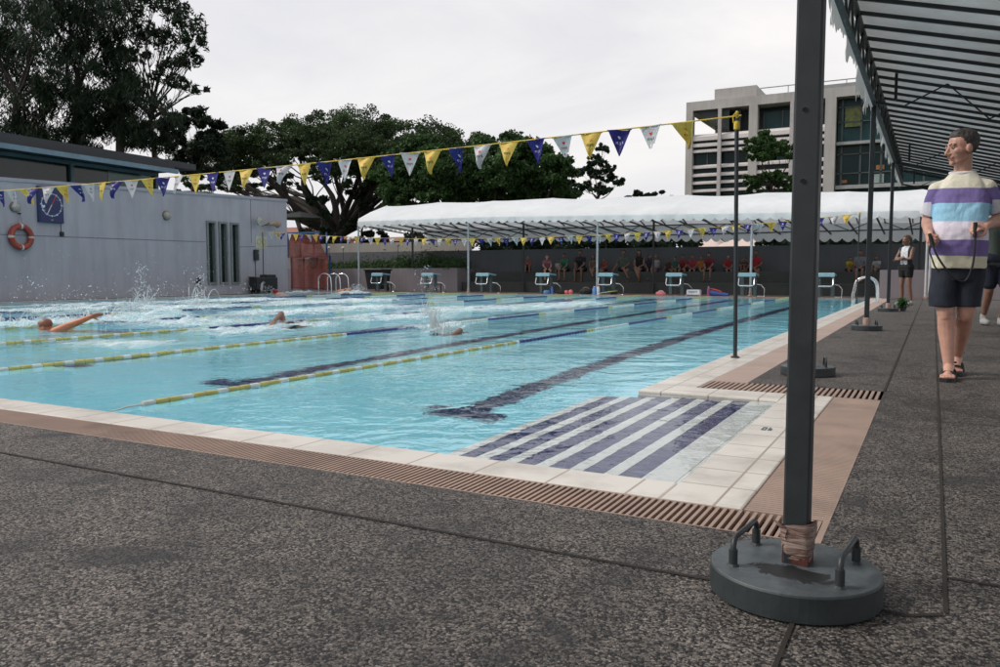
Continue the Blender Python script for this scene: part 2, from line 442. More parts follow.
# depth marks painted on the coping
mb = MB()
for cx in (-0.70, -0.585):
    for dx, dy, sx, sy in ((0, 0, 0.006, 0.07), (0.014, 0, 0.006, 0.07), (0.007, 0.034, 0.02, 0.006), (0.007, -0.034, 0.02, 0.006), (0.03, 0, 0.006, 0.07), (0.04, -0.012, 0.006, 0.045)):
        mb.box(cx + dx - sx / 2, cx + dx + sx / 2, 3.98 + dy - sy / 2, 3.98 + dy + sy / 2, 0.0022, 0.0045)
struct(mb.build("depth_mark", M("mark_grey", (0.12, 0.12, 0.16), 0.5)))

# ------------------------------------------------------------------ lane ropes
LY = M("float_yellow", (0.50, 0.44, 0.14), 0.4); LW = M("float_white", (0.62, 0.64, 0.60), 0.4); LB = M("float_blue", (0.015, 0.02, 0.16), 0.4)
def lane_rope(xc, label):
    mb = MB((xc, Y0, 0))
    mb.tube([(xc, Y0, -0.02), (xc, Y0 + 0.15, WZ + 0.012), (xc, Y1 - 0.15, WZ + 0.012), (xc, Y1, -0.02)], 0.006, 5, 1)
    y = Y0 + 0.25; k = 0
    while y < Y1 - 0.2:
        d = y - Y0; e = Y1 - y
        if d < 5: mi = 1 if k % 3 == 0 else 0
        elif e < 2.6: mi = 0
        else:
            q = (d - 5) % 3.6
            mi = 2 if q < 1.9 else 1
            if 1.9 <= q < 2.2: mi = 0
        mb.tube([(xc, y, WZ + 0.012), (xc, y + 0.072, WZ + 0.012)], 0.019, 8, mi, smooth=False)
        mb.tube([(xc, y + 0.072, WZ + 0.012), (xc, y + 0.088, WZ + 0.012)], 0.014, 6, mi, smooth=False)
        y += 0.092; k += 1
    o = mb.build("lane_rope", [LY, LW, LB], loc=(xc, Y0, 0))
    return tag(o, label, "lane rope", "lane ropes across the pool")
ords = ["nearest lane rope, yellow and white with blue sections, beside the pool steps",
        "second lane rope from the near right edge, just beyond the nearest rope",
        "third lane rope from the right, passing right of the butterfly swimmer",
        "fourth lane rope from the right, just left of the butterfly swimmer",
        "fifth lane rope from the right, between the foaming middle lanes",
        "sixth lane rope from the right, second from the white building",
        "farthest lane rope, closest to the white building"]
for k in range(7): lane_rope(X1 - 2.33 - 2.40 * k, ords[k])

# ------------------------------------------------------------------ flags
PY = M("pennant_yellow", (0.80, 0.62, 0.14), 0.6, 0, 0.12, 20, 0.02, trans=0.35)
PW = M("pennant_white", (0.66, 0.66, 0.68), 0.6, 0, 0.12, 20, 0.02, trans=0.35)
PB = M("pennant_blue", (0.035, 0.03, 0.25), 0.6, 0, 0.15, 20, 0.02, trans=0.3)
INK = M("print_black", (0.02, 0.02, 0.02), 0.6); INKW = M("print_white", (0.7, 0.7, 0.72), 0.6); INKR = M("print_red", (0.6, 0.03, 0.03), 0.6); INKO = M("print_orange", (0.75, 0.25, 0.03), 0.6)
def text_geo(s, size):
    cu = bpy.data.curves.new("t", 'FONT'); cu.body = s; cu.size = size; cu.align_x = 'CENTER'; cu.align_y = 'CENTER'; cu.resolution_u = 2
    o = bpy.data.objects.new("t", cu); COL.objects.link(o)
    bpy.context.view_layer.update()
    me = bpy.data.meshes.new_from_object(o.evaluated_get(bpy.context.evaluated_depsgraph_get()))
    vs = [v.co.copy() for v in me.vertices]; fs = [list(p.vertices) for p in me.polygons]
    bpy.data.objects.remove(o); bpy.data.meshes.remove(me)
    return vs, fs
TXT = text_geo("mys", 0.075)
def pennant_mesh(mats, curl, w=0.212, h=0.236, torn=False):
    mb = MB()
    nx, nz = 6, 6
    def P(u, v, dy=0):          # u -1..1 , v 0..1 down
        ww = w / 2 * (1 - v * 0.97)
        return Vector((u * ww, curl * math.sin(v * 2.2) * 0.06 + curl * 0.02 * math.sin(3 * u + 4 * v) + dy, -v * h))
    for side in (-1, 1):
        vs = [P(-1 + 2 * i / nx, j / nz, side * 0.0008) for j in range(nz + 1) for i in range(nx + 1)]
        fs = []
        for j in range(nz):
            if torn and j == nz - 1: continue
            for i in range(nx):
                if torn and j == nz - 2 and i in (2, 5): continue
                q = (j * (nx + 1) + i, j * (nx + 1) + i + 1, (j + 1) * (nx + 1) + i + 1, (j + 1) * (nx + 1) + i)
                fs.append(q if side < 0 else tuple(reversed(q)))
        mb.add(vs, fs, 0, True)
        # print: heart above lettering
        def put(x, z, mi):
            v = -z / h; u = x / max(0.01, (w / 2 * (1 - v * 0.97)))
            return P(u, v, side * 0.0035)
        hv = []
        for k in range(20):
            t = 2 * PI * k / 20
            hx = 16 * math.sin(t) ** 3; hz = 13 * math.cos(t) - 5 * math.cos(2 * t) - 2 * math.cos(3 * t) - math.cos(4 * t)
            hv.append(put(hx * 0.00105, -0.060 + hz * 0.00105, 1))
        mb.add(hv, [tuple(range(20))], 1)
        mb.add([put(-v.x * side * -0.62 * -1, -0.105 + v.y * 0.62, 2) for v in TXT[0]], TXT[1], 2)
    mb.tube([(-w / 2 - 0.01, 0, 0.004), (w / 2 + 0.01, 0, 0.004)], 0.006, 5, 0)
    me = mb.build("pennant", mats)
    data = me.data; bpy.data.objects.remove(me)
    return data
pen = {}
for key, mats in (("y", [PY, INKO, INK]), ("w", [PW, INKR, INK]), ("b", [PB, INKW, INKW])):
    pen[key] = [pennant_mesh(mats, c) for c in (0.7, -0.5, 1.5, -1.3, 0.2)]
pen_torn = pennant_mesh([PW, INKR, INK], 0.3, torn=True)
ROPE_Y = M("yellow_cord", (0.60, 0.42, 0.05), 0.7)
def bunting(xa, xb, y, za, zb, sag, first, label, skip):
    root = empty("flag_line", (xb, y, zb), label, "bunting", "backstroke flag lines over the pool")
    def C(t): return Vector((xa + (xb - xa) * t, y, za + (zb - za) * t - sag * 4 * t * (1 - t)))
    mb = MB((xb, y, zb)); mb.tube([C(t / 60) for t in range(61)], 0.0065, 5)
    mb.build("cord", ROPE_Y, root)
    x = xb - first; k = 0; L = xa - xb
    seq = "ywb"
    while x > xa + 0.25:
        t = (x - xb) / (xa - xb); p = C(1 - t)
        me = pen_torn if k in skip else rnd.choice(pen[seq[k % 3]])
        o = bpy.data.objects.new("pennant", me); COL.objects.link(o); o.parent = root
        o.location = p - Vector((xb, y, zb)) - Vector((0, 0, 0.006))
        o.rotation_euler = (rnd.uniform(-0.22, 0.22), rnd.uniform(-0.05, 0.05), rnd.choice((0, 0, 0, PI)) * 0 + rnd.uniform(-0.28, 0.28))
        x -= 0.302 * rnd.uniform(0.94, 1.06); k += 1
    return root
bunting(-21.7, -1.53, 7.3, 2.2, 2.13, 0.16, 0.52, "near line of blue, white and yellow pennants crossing high above the pool", (1, 4))
bunting(-21.55, -1.66, 21.8, 2.27, 2.22, 0.42, 0.30, "far line of small pennants in front of the white spectator tent", ())
def flag_pole(x, y, h, r, label, wrap):
    root = empty("flag_pole", (x, y, 0), label, "pole", "poles holding up the flag lines")
    mb = MB(); mb.tube([(0, 0, -0.01), (-0.03 if wrap else 0, 0, h)], r, 10); mb.build("pole", STEEL, root)
    mb = MB(); mb.lathe((0, 0, 0), [(r * 2.2, 0.001), (r * 2.2, 0.012), (r * 1.2, 0.02)], 12); mb.build("socket", STEELD, root)
    if wrap:
        mb = MB(); mb.lathe((-0.03, 0, h - 0.10), [(0.016, 0), (0.026, 0.01), (0.027, 0.05), (0.022, 0.075), (0.010, 0.08), (0.009, 0.12), (0.016, 0.13), (0.017, 0.15), (0.008, 0.165)], 10)
        mb.tube([(-0.03, 0, h + 0.06), (-0.06, -0.02, h + 0.02), (-0.055, -0.01, h - 0.04)], 0.006, 5)
        mb.build("cord_wrap", ROPE_Y, root)
    else:
        mb = MB(); mb.tube([(0, 0, h - 0.03), (0, 0, h + 0.03)], r * 1.5, 8); mb.build("cord_wrap", ROPE_Y, root)
flag_pole(-1.53, 7.26, 2.10, 0.018, "slim steel pole by the pool edge with yellow cord wound round its top", True)
flag_pole(-1.66, 21.8, 2.22, 0.016, "thin far pole by the right pool edge next to the ladder hoop", False)
flag_pole(-21.55, 21.8, 2.27, 0.016, "thin pole against the white building holding the far flags", False)
# ------------------------------------------------------------------ white building on the left
WA = Vector((-21.6, 9.0, 0)); WD = Vector((-1.2, 15.4, 0)).normalized(); WNRM = Vector((WD.y, -WD.x, 0))
WRZ = math.atan2(-WD.x, WD.y)
def wl(y, off=0.0, z=0.0):                      # point by its Y along the wall, offset outwards
    p = WA + WD * ((y - WA.y) / WD.y) + WNRM * off; p.z = z; return p
def atW(px, py):
    d = _f + _r * ((px - 500) / FPX) - _u * ((py - 333.5) / FPX)
    o = Vector((0, 0, CAMZ)); t = (WA - o).dot(WNRM) / d.dot(WNRM); return o + d * t
YA, YB = 6.6, 24.4
b0 = wl(15, 0)
bld = empty("pool_building", wl(YA, -3, 0), "white rendered poolside building with three slit windows and a raised glass clerestory", "building")
ORI = wl(YA, -3, 0)
def wallbox(mb, ya, yb, offa, offb, z0a, z0b, z1a, z1b, mi=0):
    vs = [wl(ya, offa, z0a), wl(ya, offb, z0a), wl(yb, offa, z0b), wl(yb, offb, z0b), wl(ya, offa, z1a), wl(ya, offb, z1a), wl(yb, offa, z1b), wl(yb, offb, z1b)]
    mb.add(vs, [(0, 2, 3, 1), (4, 5, 7, 6), (0, 1, 5, 4), (2, 6, 7, 3), (0, 4, 6, 2), (1, 3, 7, 5)], mi)
def ztop(y): return 3.20 + (y - 12.6) * 0.0345
slits = [atW(211, 240), atW(223, 240), atW(234.5, 240)]
ys = [p.y for p in slits]
mb = MB(ORI)
edges = [YA] + [v for y in ys for v in (y - 0.17, y + 0.17)] + [YB]
for i in range(0, len(edges), 2):
    wallbox(mb, edges[i], edges[i + 1], -0.25, 0, 0, 0, ztop(edges[i]), ztop(edges[i + 1]))
SZ0, SZ1 = 0.42, 2.55
for y in ys:
    wallbox(mb, y - 0.17, y + 0.17, -0.25, 0, 0, 0, SZ0, SZ0); wallbox(mb, y - 0.17, y + 0.17, -0.25, 0, SZ1, SZ1, ztop(y - .17), ztop(y + .17))
wallbox(mb, YB - 0.25, YB, -9, -0.252, 0, 0, ztop(YB), ztop(YB)); wallbox(mb, YA, YA + 0.25, -9, -0.252, 0, 0, ztop(YA), ztop(YA))
wallbox(mb, YA + .25, YB - .25, -9, -8.7, 0, 0, ztop(YA), ztop(YB))
mb.build("wall", WALLG, bld)
mb = MB(ORI); wallbox(mb, YA - 0.02, YB + 0.03, -0.30, 0.035, ztop(YA) + .002, ztop(YB) + .002, ztop(YA) + 0.10, ztop(YB) + 0.10)
mb.build("parapet_cap", M("cap_metal", (0.30, 0.31, 0.36), 0.6, 0, 0.1), bld)
mb = MB(ORI); wallbox(mb, YA, YB, -8.7, -0.25, ztop(YA) - 0.15, ztop(YB) - 0.15, ztop(YA) - 0.05, ztop(YB) - 0.05)
mb.build("flat_roof", CONC, bld)
mb = MB(ORI)
jz = 1.72
for ya, yb in ((YA + 0.01, ys[0] - 0.26), (ys[2] + 0.26, YB - 0.01)):
    wallbox(mb, ya, yb, 0.001, 0.004, jz, jz + .12, jz + 0.022, jz + 0.142)
for y in (22.3,): wallbox(mb, y, y + 0.03, 0.001, 0.004, 1.9, 1.9, ztop(y) - 0.02, ztop(y) - 0.02)
mb.build("shadow_joint", M("joint_grey", (0.13, 0.125, 0.15), 0.8), bld)
GL = glass_mat("dark_glass", (0.012, 0.022, 0.022)); GRN = glass_mat("green_glass", (0.03, 0.10, 0.085))
FRM = M("window_frame_grey", (0.17, 0.19, 0.19), 0.5)
for y in ys:
    mb = MB(ORI)
    for (a, b_, c, d) in ((y - .22, y - .15, SZ0 - .05, SZ1 + .05), (y + .15, y + .22, SZ0 - .05, SZ1 + .05)): wallbox(mb, a, b_, -0.2, 0.05, c, c, d, d)
    wallbox(mb, y - .149, y + .149, -0.2, 0.05, SZ1 - .02, SZ1 - .02, SZ1 + .05, SZ1 + .05); wallbox(mb, y - .149, y + .149, -0.2, 0.05, SZ0 - .05, SZ0 - .05, SZ0 + .02, SZ0 + .02)
    w = mb.build("slit_window", FRM, bld)
    mb = MB(ORI); wallbox(mb, y - .149, y + .149, -0.12, -0.10, SZ0, SZ0, SZ1, SZ1); mb.build("pane", GL, w)
# clerestory
CY = atW(174, 185).y
mb = MB(ORI)
wallbox(mb, YA, CY, -0.85, -0.80, ztop(YA) - .1, ztop(CY) - .1, 4.02, 4.05)
wallbox(mb, CY, CY + 0.05, -7.5, -0.80, ztop(CY) - .1, ztop(CY) - .1, 4.05, 4.05)
mb.build("clerestory_glass", GL, bld)
mb = MB(ORI); wallbox(mb, CY - 1.9, CY - .1, -0.795, -0.792, ztop(CY - 1.9) - .1, ztop(CY) - .1, 3.98, 3.98); mb.build("green_pane", GRN, bld)
mb = MB(ORI)
for y in (8, 10.4, 12.9, 15.4, CY - 0.05): wallbox(mb, y - 0.05, y + 0.05, -0.79, -0.70, ztop(y) - .1, ztop(y) - .1, 4.03, 4.03)
wallbox(mb, YA, CY, -0.79, -0.72, 4.0, 4.0, 4.10, 4.10)
mb.build("mullion", M("teal_frame", (0.06, 0.12, 0.14), 0.5), bld)
mb = MB(ORI); wallbox(mb, YA - 1, CY + 0.1, -8, 0.02, 4.12, 4.12, 4.18, 4.18)
mb.build("soffit_panel", M("soffit_dark", (0.035, 0.045, 0.05), 0.6), bld)
mb = MB(ORI); wallbox(mb, YA - 1, CY + 0.1, 0.02, 0.12, 4.06, 4.06, 4.20, 4.20); mb.build("gutter", M("gutter_blue_grey", (0.12, 0.19, 0.24), 0.4), bld)
mb = MB(ORI); wallbox(mb, YA - 1.2, CY + 1.1, -8.3, -0.1, 4.30, 4.30, 4.52, 4.50); wallbox(mb, YA - 1, CY + .1, -8, -0.05, 4.181, 4.181, 4.299, 4.299)
mb.build("roof", M("dark_roof", (0.028, 0.03, 0.034), 0.6), bld)

def on_wall(name, px, py, label, cat, off=0.0, group=None):
    p = atW(px, py) + WNRM * off
    return empty(name, p, label, cat, group, rz=WRZ)      # local x points out of the wall, y along it
# pace clock
t = on_wall("pace_clock", 49, 205, "square blue pace clock with a white ring of marks on the white building", "clock")
mb = MB(); mb.cbox((0.05, 0, 0), (0.09, 0.76, 1.0)); mb.build("case", M("clock_case", (0.015, 0.035, 0.11), 0.5), t, bevel=0.01)
mb = MB(); mb.cbox((0.10, 0, 0), (0.012, 0.71, 0.95)); mb.build("face", M("clock_face", (0.01, 0.018, 0.085), 0.35), t)
mb = MB()
for k in range(60):
    a = 2 * PI * k / 60; rr = 0.31; big = k % 5 == 0
    mb.cbox((0.108, rr * math.sin(a), rr * math.cos(a)), (0.004, 0.016 if not big else 0.026, 0.024 if not big else 0.05), M=Matrix.Rotation(-a, 3, 'X'))
for s in ("60", "30", "15", "45"):
    vs, fs = text_geo(s, 0.11); q = {"60": (0, .425), "30": (0, -.425), "15": (-.335, 0), "45": (.335, 0)}[s]
    mb.add([(0.109, v.x * 0.6 + q[0] * 1, v.y * 0.55 + q[1]) for v in vs], fs)
# heart emblem low on the near side of the face
hv = []
for k in range(20):
    tt = 2 * PI * k / 20; hx = 16 * math.sin(tt) ** 3; hz = 13 * math.cos(tt) - 5 * math.cos(2 * tt) - 2 * math.cos(3 * tt) - math.cos(4 * tt)
    hv.append((0.110, -0.25 + hx * 0.0032, -0.06 + hz * 0.0036))
mb.add(hv, [tuple(range(20))]); vs, fs = TXT; mb.add([(0.110, -0.25 + v.x * .8 * 1.0, -0.16 + v.y) for v in vs], fs)
mb.build("dial_mark", M("dial_white", (0.55, 0.6, 0.7), 0.5), t)
for a, L, m_ in ((0.5, 0.30, "hand_red"), (3.64, 0.30, "hand_white")):
    mb = MB(); mb.cbox((0.114, L / 2 * math.sin(a), L / 2 * math.cos(a)), (0.004, 0.02, L), M=Matrix.Rotation(-a, 3, 'X')); mb.build("hand", M(m_, (0.5, 0.05, 0.05) if "red" in m_ else (0.6, 0.6, 0.6), 0.5), t)
# lifebuoy
t = on_wall("lifebuoy", 19, 237, "orange ring lifebuoy with white bands hanging on the white building", "lifebuoy", 0.09)
ORG = M("lifebuoy_orange", (0.26, 0.04, 0.022), 0.5)
def torus(mb, R_, r_, a0=0, a1=2 * PI, n=40, m=12, mi=0):
    rg = []
    for i in range(n + 1):
        a = a0 + (a1 - a0) * i / n; c = Vector((0, math.sin(a), math.cos(a)))
        rg.append([c * (R_ + r_ * math.cos(2 * PI * k / m)) + Vector((r_ * math.sin(2 * PI * k / m), 0, 0)) for k in range(m)])
    mb.rings(rg, mi, True, abs(a1 - a0) < 6.2)
mb = MB(); torus(mb, 0.285, 0.078); mb.build("ring", ORG, t)
for k in range(4):
    mb = MB(); torus(mb, 0.285, 0.081, k * PI / 2 - 0.10, k * PI / 2 + 0.10, 4); mb.build("band", M("band_white", (0.45, 0.42, 0.42), 0.5), t)
mb = MB(); mb.tube([(0, 0.06, 0.36), (-0.02, 0, 0.62), (0, -0.08, 0.36)], 0.008, 5); mb.tube([(0, -0.2, -0.33), (0, 0.05, -0.50), (0, 0.3, -0.28)], 0.007, 5); mb.build("rope", M("rope_grey", (0.25, 0.23, 0.22), 0.8), t)
mb = MB(); mb.tube([(-0.09, 0, 0.63), (0.02, 0, 0.63)], 0.02, 8); mb.build("hook", STEELD, t)
# wall lamps
def dome(px, py, label, r=0.15):
    t = on_wall("wall_lamp", px, py, label, "lamp", group="round lamps on the white building")
    mb = MB(); mb.tube([(0, 0, 0), (0.05, 0, 0)], r * 1.05, 18); mb.build("base", M("lamp_base", (0.14, 0.13, 0.12), 0.5), t)
    mb = MB(); mb.ball((0.05, 0, 0), (r * 0.75, r * 0.92, r * 0.92), 14, 10); mb.build("shade", M("lamp_opal", (0.32, 0.29, 0.25), 0.3), t)
dome(166, 215.5, "round tan wall lamp midway along the white building")
dome(14.5, 207, "round wall lamp above the orange lifebuoy", 0.14)
# loudspeakers
t = on_wall("floodlight", 256, 221, "round grey floodlight on the right end of the white building", "floodlight")
mb = MB(); mb.tube([(0, 0.1, -0.15), (0, 0.1, 0.15)], 0.02, 6); mb.tube([(0.0, 0.1, 0), (0.18, 0.02, 0)], 0.02, 6); mb.build("bracket", STEELD, t)
mb = MB(); mb.rings([[Vector((0.16 + dx, -0.05 - dx * 0.6 + r_ * math.cos(a), r_ * math.sin(a))) for a in [2 * PI * k / 16 for k in range(16)]] for dx, r_ in ((0, 0.05), (0.03, 0.13), (0.12, 0.17), (0.15, 0.165))]); mb.build("housing", M("lamp_housing", (0.33, 0.32, 0.31), 0.4), t)
mb = MB(); mb.ball((0.30, -0.13, 0), (0.03, 0.13, 0.13), 12, 8); mb.build("lens", M("lens", (0.35, 0.33, 0.25), 0.2), t)
t = on_wall("horn_speaker", 267, 224, "tan horn loudspeaker beside the round floodlight", "loudspeaker")
mb = MB(); mb.tube([(0, 0, -0.02), (0.22, 0.0, 0)], 0.02, 6); mb.tube([(0.01, -.3, -0.1), (0.01, 0, -0.02)], 0.012, 5); mb.build("bracket", STEELD, t)
mb = MB(); mb.tube([(0.24, -0.18, 0), (0.24, -0.02, 0), (0.25, 0.12, 0), (0.26, 0.30, 0)], [0.06, 0.065, 0.075, 0.15], 16); mb.build("horn", M("horn_tan", (0.30, 0.22, 0.15), 0.5), t)
mb = MB(); mb.tube([(0.262, 0.301, 0), (0.264, 0.34, 0)], 0.13, 16); mb.build("mouth", M("horn_red", (0.25, 0.06, 0.03), 0.5), t)
# sign, electrical box, cable, small switch
t = on_wall("notice_sign", 261, 242.5, "small pale yellow notice on the white building near the pennant pole", "sign")
mb = MB(); mb.cbox((0.01, 0, 0), (0.015, 0.62, 0.48)); mb.build("board", M("notice_board", (0.42, 0.42, 0.36), 0.5), t)
mb = MB()
for dy in (-0.14, 0.14):
    mb.tube([Vector((0.022, dy + 0.10 * math.sin(a), 0.03 + 0.10 * math.cos(a))) for a in [2 * PI * k / 12 for k in range(13)]], 0.014, 4)
for dz in (-0.14, -0.19): mb.cbox((0.02, 0, dz), (0.004, 0.46, 0.018))
mb.build("printing", M("notice_ink", (0.45, 0.40, 0.05), 0.6), t)
t = on_wall("electrical_box", 255, 255, "small dark switch box with a cable on the right end of the white building", "switch box")
mb = MB(); mb.cbox((0.06, 0, 0), (0.11, 0.20, 0.40)); mb.build("box", STEELD, t, bevel=0.01)
mb = MB(); mb.tube([(0.01, 0, -0.2), (0.015, 0, -1.1)], 0.012, 5); mb.build("cable", BLACKR, t)
t = on_wall("switch_box", 61, 234, "tiny black switch hanging on a cable below the pace clock", "switch")
mb = MB(); mb.tube([(0.01, 0, 0.40), (0.012, 0, 0.04)], 0.008, 5); mb.build("cable", BLACKR, t)
mb = MB(); mb.cbox((0.04, 0, 0), (0.07, 0.10, 0.12)); mb.build("box", BLACKR, t, bevel=0.01)
t = on_wall("wall_tap", 197, 285, "small dark hose tap low on the white building left of the slit windows", "tap", 0)
mb = MB(); mb.tube([(0, 0, 0.1), (0.12, 0, 0.1), (0.14, 0, 0.0)], 0.035, 8); mb.build("spout", STEELD, t)
mb = MB(); mb.ball((0.1, 0, 0.19), (0.07, 0.12, 0.07), 10, 6); mb.tube([(0.1, 0, .1), (.1, 0, .2)], 0.02, 6); mb.build("handle", STEELD, t)
# pump trolley box at the foot of the wall
pc = atW(258, 290); pc.z = 0; pc = pc + WNRM * 0.28
t = empty("pump_unit", pc, "black pump cabinet on wheels at the foot of the white building", "pump", rz=WRZ)
mb = MB(); mb.cbox((0, 0, 0.38), (0.40, 1.15, 0.46)); mb.cbox((0, 0.25, 0.66), (0.34, 0.55, 0.10)); mb.build("cabinet", M("pump_black", (0.02, 0.022, 0.025), 0.4), t, bevel=0.02)
for dx in (-0.14, 0.14):
    for dy in (-0.45, 0.45):
        mb = MB(); mb.tube([(dx - 0.03, dy, 0.075), (dx + 0.03, dy, 0.075)], 0.075, 14); mb.build("wheel", BLACKR, t)
mb = MB(); mb.tube([(0.23, -0.40, 0.10), (0.27, -0.42, 0.35), (0.26, -0.30, 0.42)], 0.05, 8); mb.build("hose", M("hose_grey", (0.4, 0.4, 0.42), 0.5), t)
mb = MB(); mb.tube([(0.15, -0.55, 0.5), (0.15, -0.66, 0.62), (-0.15, -0.66, 0.62), (-0.15, -0.55, 0.5)], 0.015, 6); mb.build("handle", STEELD, t)

# ------------------------------------------------------------------ blue scaffold frame with red mesh
BLU = M("blue_frame", (0.02, 0.07, 0.20), 0.5)
def red_mesh():
    m, nt, b, out = new_mat("red_netting"); v = coord(nt)
    b.inputs["Base Color"].default_value = (0.15, 0.020, 0.013, 1); b.inputs["Roughness"].default_value = 0.8
    a = noise_(nt, 5, 5, v, 0.7); a = ramp(nt, a, [(0.3, 0.6), (0.7, 0.9)])
    tr = nt.nodes.new("ShaderNodeBsdfTransparent"); mx = nt.nodes.new("ShaderNodeMixShader")
    nt.links.new(a, mx.inputs[0]); nt.links.new(tr.outputs[0], mx.inputs[1]); nt.links.new(b.outputs[0], mx.inputs[2]); nt.links.new(mx.outputs[0], out.inputs[0])
    return m
NET = red_mesh()
FX0, FX1, FY = -26.3, -24.0, 28.4
t = empty("netted_barrier", (FX0, FY, 0), "blue frame barrier draped with torn red netting right of the white building", "barrier")
mb = MB((FX0, FY, 0))
for x in (FX0, -25.55, -24.75, FX1):
    mb.bar((x, FY, 0), (x, FY, 1.55 if x == FX1 else 1.5), 0.06, 0.06); mb.bar((x - 0.1, FY - 0.1, 1.5), (x - 0.1, FY - 0.1, 2.6), 0.06, 0.06)
mb.bar((FX0 - 1.2, FY - 0.1, 2.6), (FX1 - 0.5, FY - 0.1, 2.6), 0.09, 0.10); mb.bar((FX0, FY, 1.52), (FX1, FY, 1.52), 0.05, 0.05); mb.bar((FX0, FY, 0.08), (FX1, FY, 0.08), 0.05, 0.05)
mb.build("frame", BLU, t)
def netsheet(x0, x1a, x1b, y, z0, z1, nm):
    mb = MB((FX0, FY, 0)); n, m = 26, 14; vs = []
    for j in range(m + 1):
        for i in range(n + 1):
            u = i / n; v = j / m; xe = x1b + (x1a - x1b) * v
            vs.append((x0 + (xe - x0) * u, y + 0.05 * math.sin(9 * u + 3 * v) + 0.03 * math.sin(23 * u), z0 + (z1 - z0) * v + (0.04 * math.sin(13 * u) if j in (0, m) else 0)))
    mb.add(vs, [(j * (n + 1) + i, j * (n + 1) + i + 1, (j + 1) * (n + 1) + i + 1, (j + 1) * (n + 1) + i) for j in range(m) for i in range(n)], 0, True)
    mb.build(nm, NET, t)
netsheet(FX0, FX1, FX1, FY - 0.09, 0.05, 1.45, "lower_net"); netsheet(FX0, FX1 - 0.5, FX1 + 0.1, FY - 0.22, 1.46, 2.45, "upper_net")

# ------------------------------------------------------------------ far side: planter, bleachers, boundary wall
t = empty("planter_box", (-21.5, 29.3, 0), "long low rendered planter wall behind the left starting blocks", "planter")
o_ = (-21.5, 29.3, 0)
mb = MB(o_); mb.box(-27.5, -17.6, 28.9, 29.1, 0, 0.98); mb.box(-17.8, -17.6, 29.1, 31.1, 0, 0.98); mb.build("wall", WALLP, t)
mb = MB(o_); mb.box(-27.5, -17.8, 29.1, 31.1, 0, 0.90); mb.build("soil", M("soil", (0.05, 0.035, 0.025), 0.9), t)
PLM = leaf_mat("shrub_leaf", (0.045, 0.085, 0.03), 0.5)
def leafset(pts, size, aspect, mat, name, parent, origin=(0, 0, 0), droop=0.0, seed=0, upright=0.0):
    g = np.random.default_rng(seed); P = np.asarray(pts, dtype=float) - np.array(origin); n = len(P)
    a = g.normal(size=(n, 3)); a[:, 2] = a[:, 2] * (1 - droop) - droop * 2.5 + upright * 2.5; a /= np.linalg.norm(a, axis=1, keepdims=True)
    b = g.normal(size=(n, 3)); c = np.cross(a, b); c /= np.linalg.norm(c, axis=1, keepdims=True)
    s = size * g.uniform(0.6, 1.35, size=(n, 1)); L = a * s; Wd = c * s * aspect
    V = np.empty((n, 4, 3)); V[:, 0] = P - L * .5; V[:, 1] = P + Wd * .5; V[:, 2] = P + L * .5; V[:, 3] = P - Wd * .5
    me = bpy.data.meshes.new(name); me.vertices.add(4 * n); me.vertices.foreach_set("co", V.reshape(-1))
    me.loops.add(4 * n); me.loops.foreach_set("vertex_index", np.arange(4 * n, dtype=np.int32))
    me.polygons.add(n); me.polygons.foreach_set("loop_start", np.arange(0, 4 * n, 4, dtype=np.int32)); me.polygons.foreach_set("loop_total", np.full(n, 4, dtype=np.int32))
    me.update(calc_edges=True); me.materials.append(mat)
    o = bpy.data.objects.new(name, me); COL.objects.link(o)
    if parent: o.parent = parent
    return o
g = np.random.default_rng(5)
plabels = ["leafy shrub in the planter, nearest the red netting", "leafy shrub in the planter behind the far ladder", "leafy shrub in the planter left of the tent post", "leafy shrub in the planter right of the tent post",
           "bushier shrub in the planter behind the first starting block", "low shrub at the right end of the planter"]
for k, (x, hh, ww) in enumerate(((-25.2, .35, .9), (-23.7, .42, .8), (-22.2, .45, .8), (-20.9, .6, .75), (-19.5, .72, .85), (-18.3, .5, .6))):
    s = empty("shrub", (x, 29.8, 0.90), plabels[k], "shrub", "shrubs in the long planter")
    q = g.normal(size=(2600, 3)) * np.array([ww * .5, 0.32, hh * 0.42]); q[:, 2] = np.abs(q[:, 2]) * (0.7 + 0.5 * np.abs(np.sin(q[:, 0] * 6 + k)))
    leafset(q, 0.15, 0.28, PLM, "foliage", s, seed=k, upright=0.4)
    mb = MB()
    for j in range(7): mb.tube([(0, 0, 0), (rnd.uniform(-.4, .4), rnd.uniform(-.2, .2), hh * .8)], [0.015, 0.006], 5)
    mb.build("stem", M("bark", (0.05, 0.04, 0.03), 0.9), s)
for k, px in enumerate((329, 343, 398)):
    p = at(px, 248 - (k == 2) * 3, 29.3)
    s = empty("garden_light", (p.x, 29.3, 0.9), ["small pale ball light among the shrubs left of the tent post", "small pale ball light nearest the tent post in the planter", "small pale ball light above the first starting block"][k], "garden light", "ball lights in the planter")
    mb = MB(); mb.tube([(0, 0, 0), (0, 0, p.z - 0.9)], 0.012, 6); mb.build("stem", STEELD, s)
    mb = MB(); mb.ball((0, 0, p.z - 0.9), 0.07, 10, 8); mb.build("globe", M("globe", (0.5, 0.48, 0.42), 0.4), s)
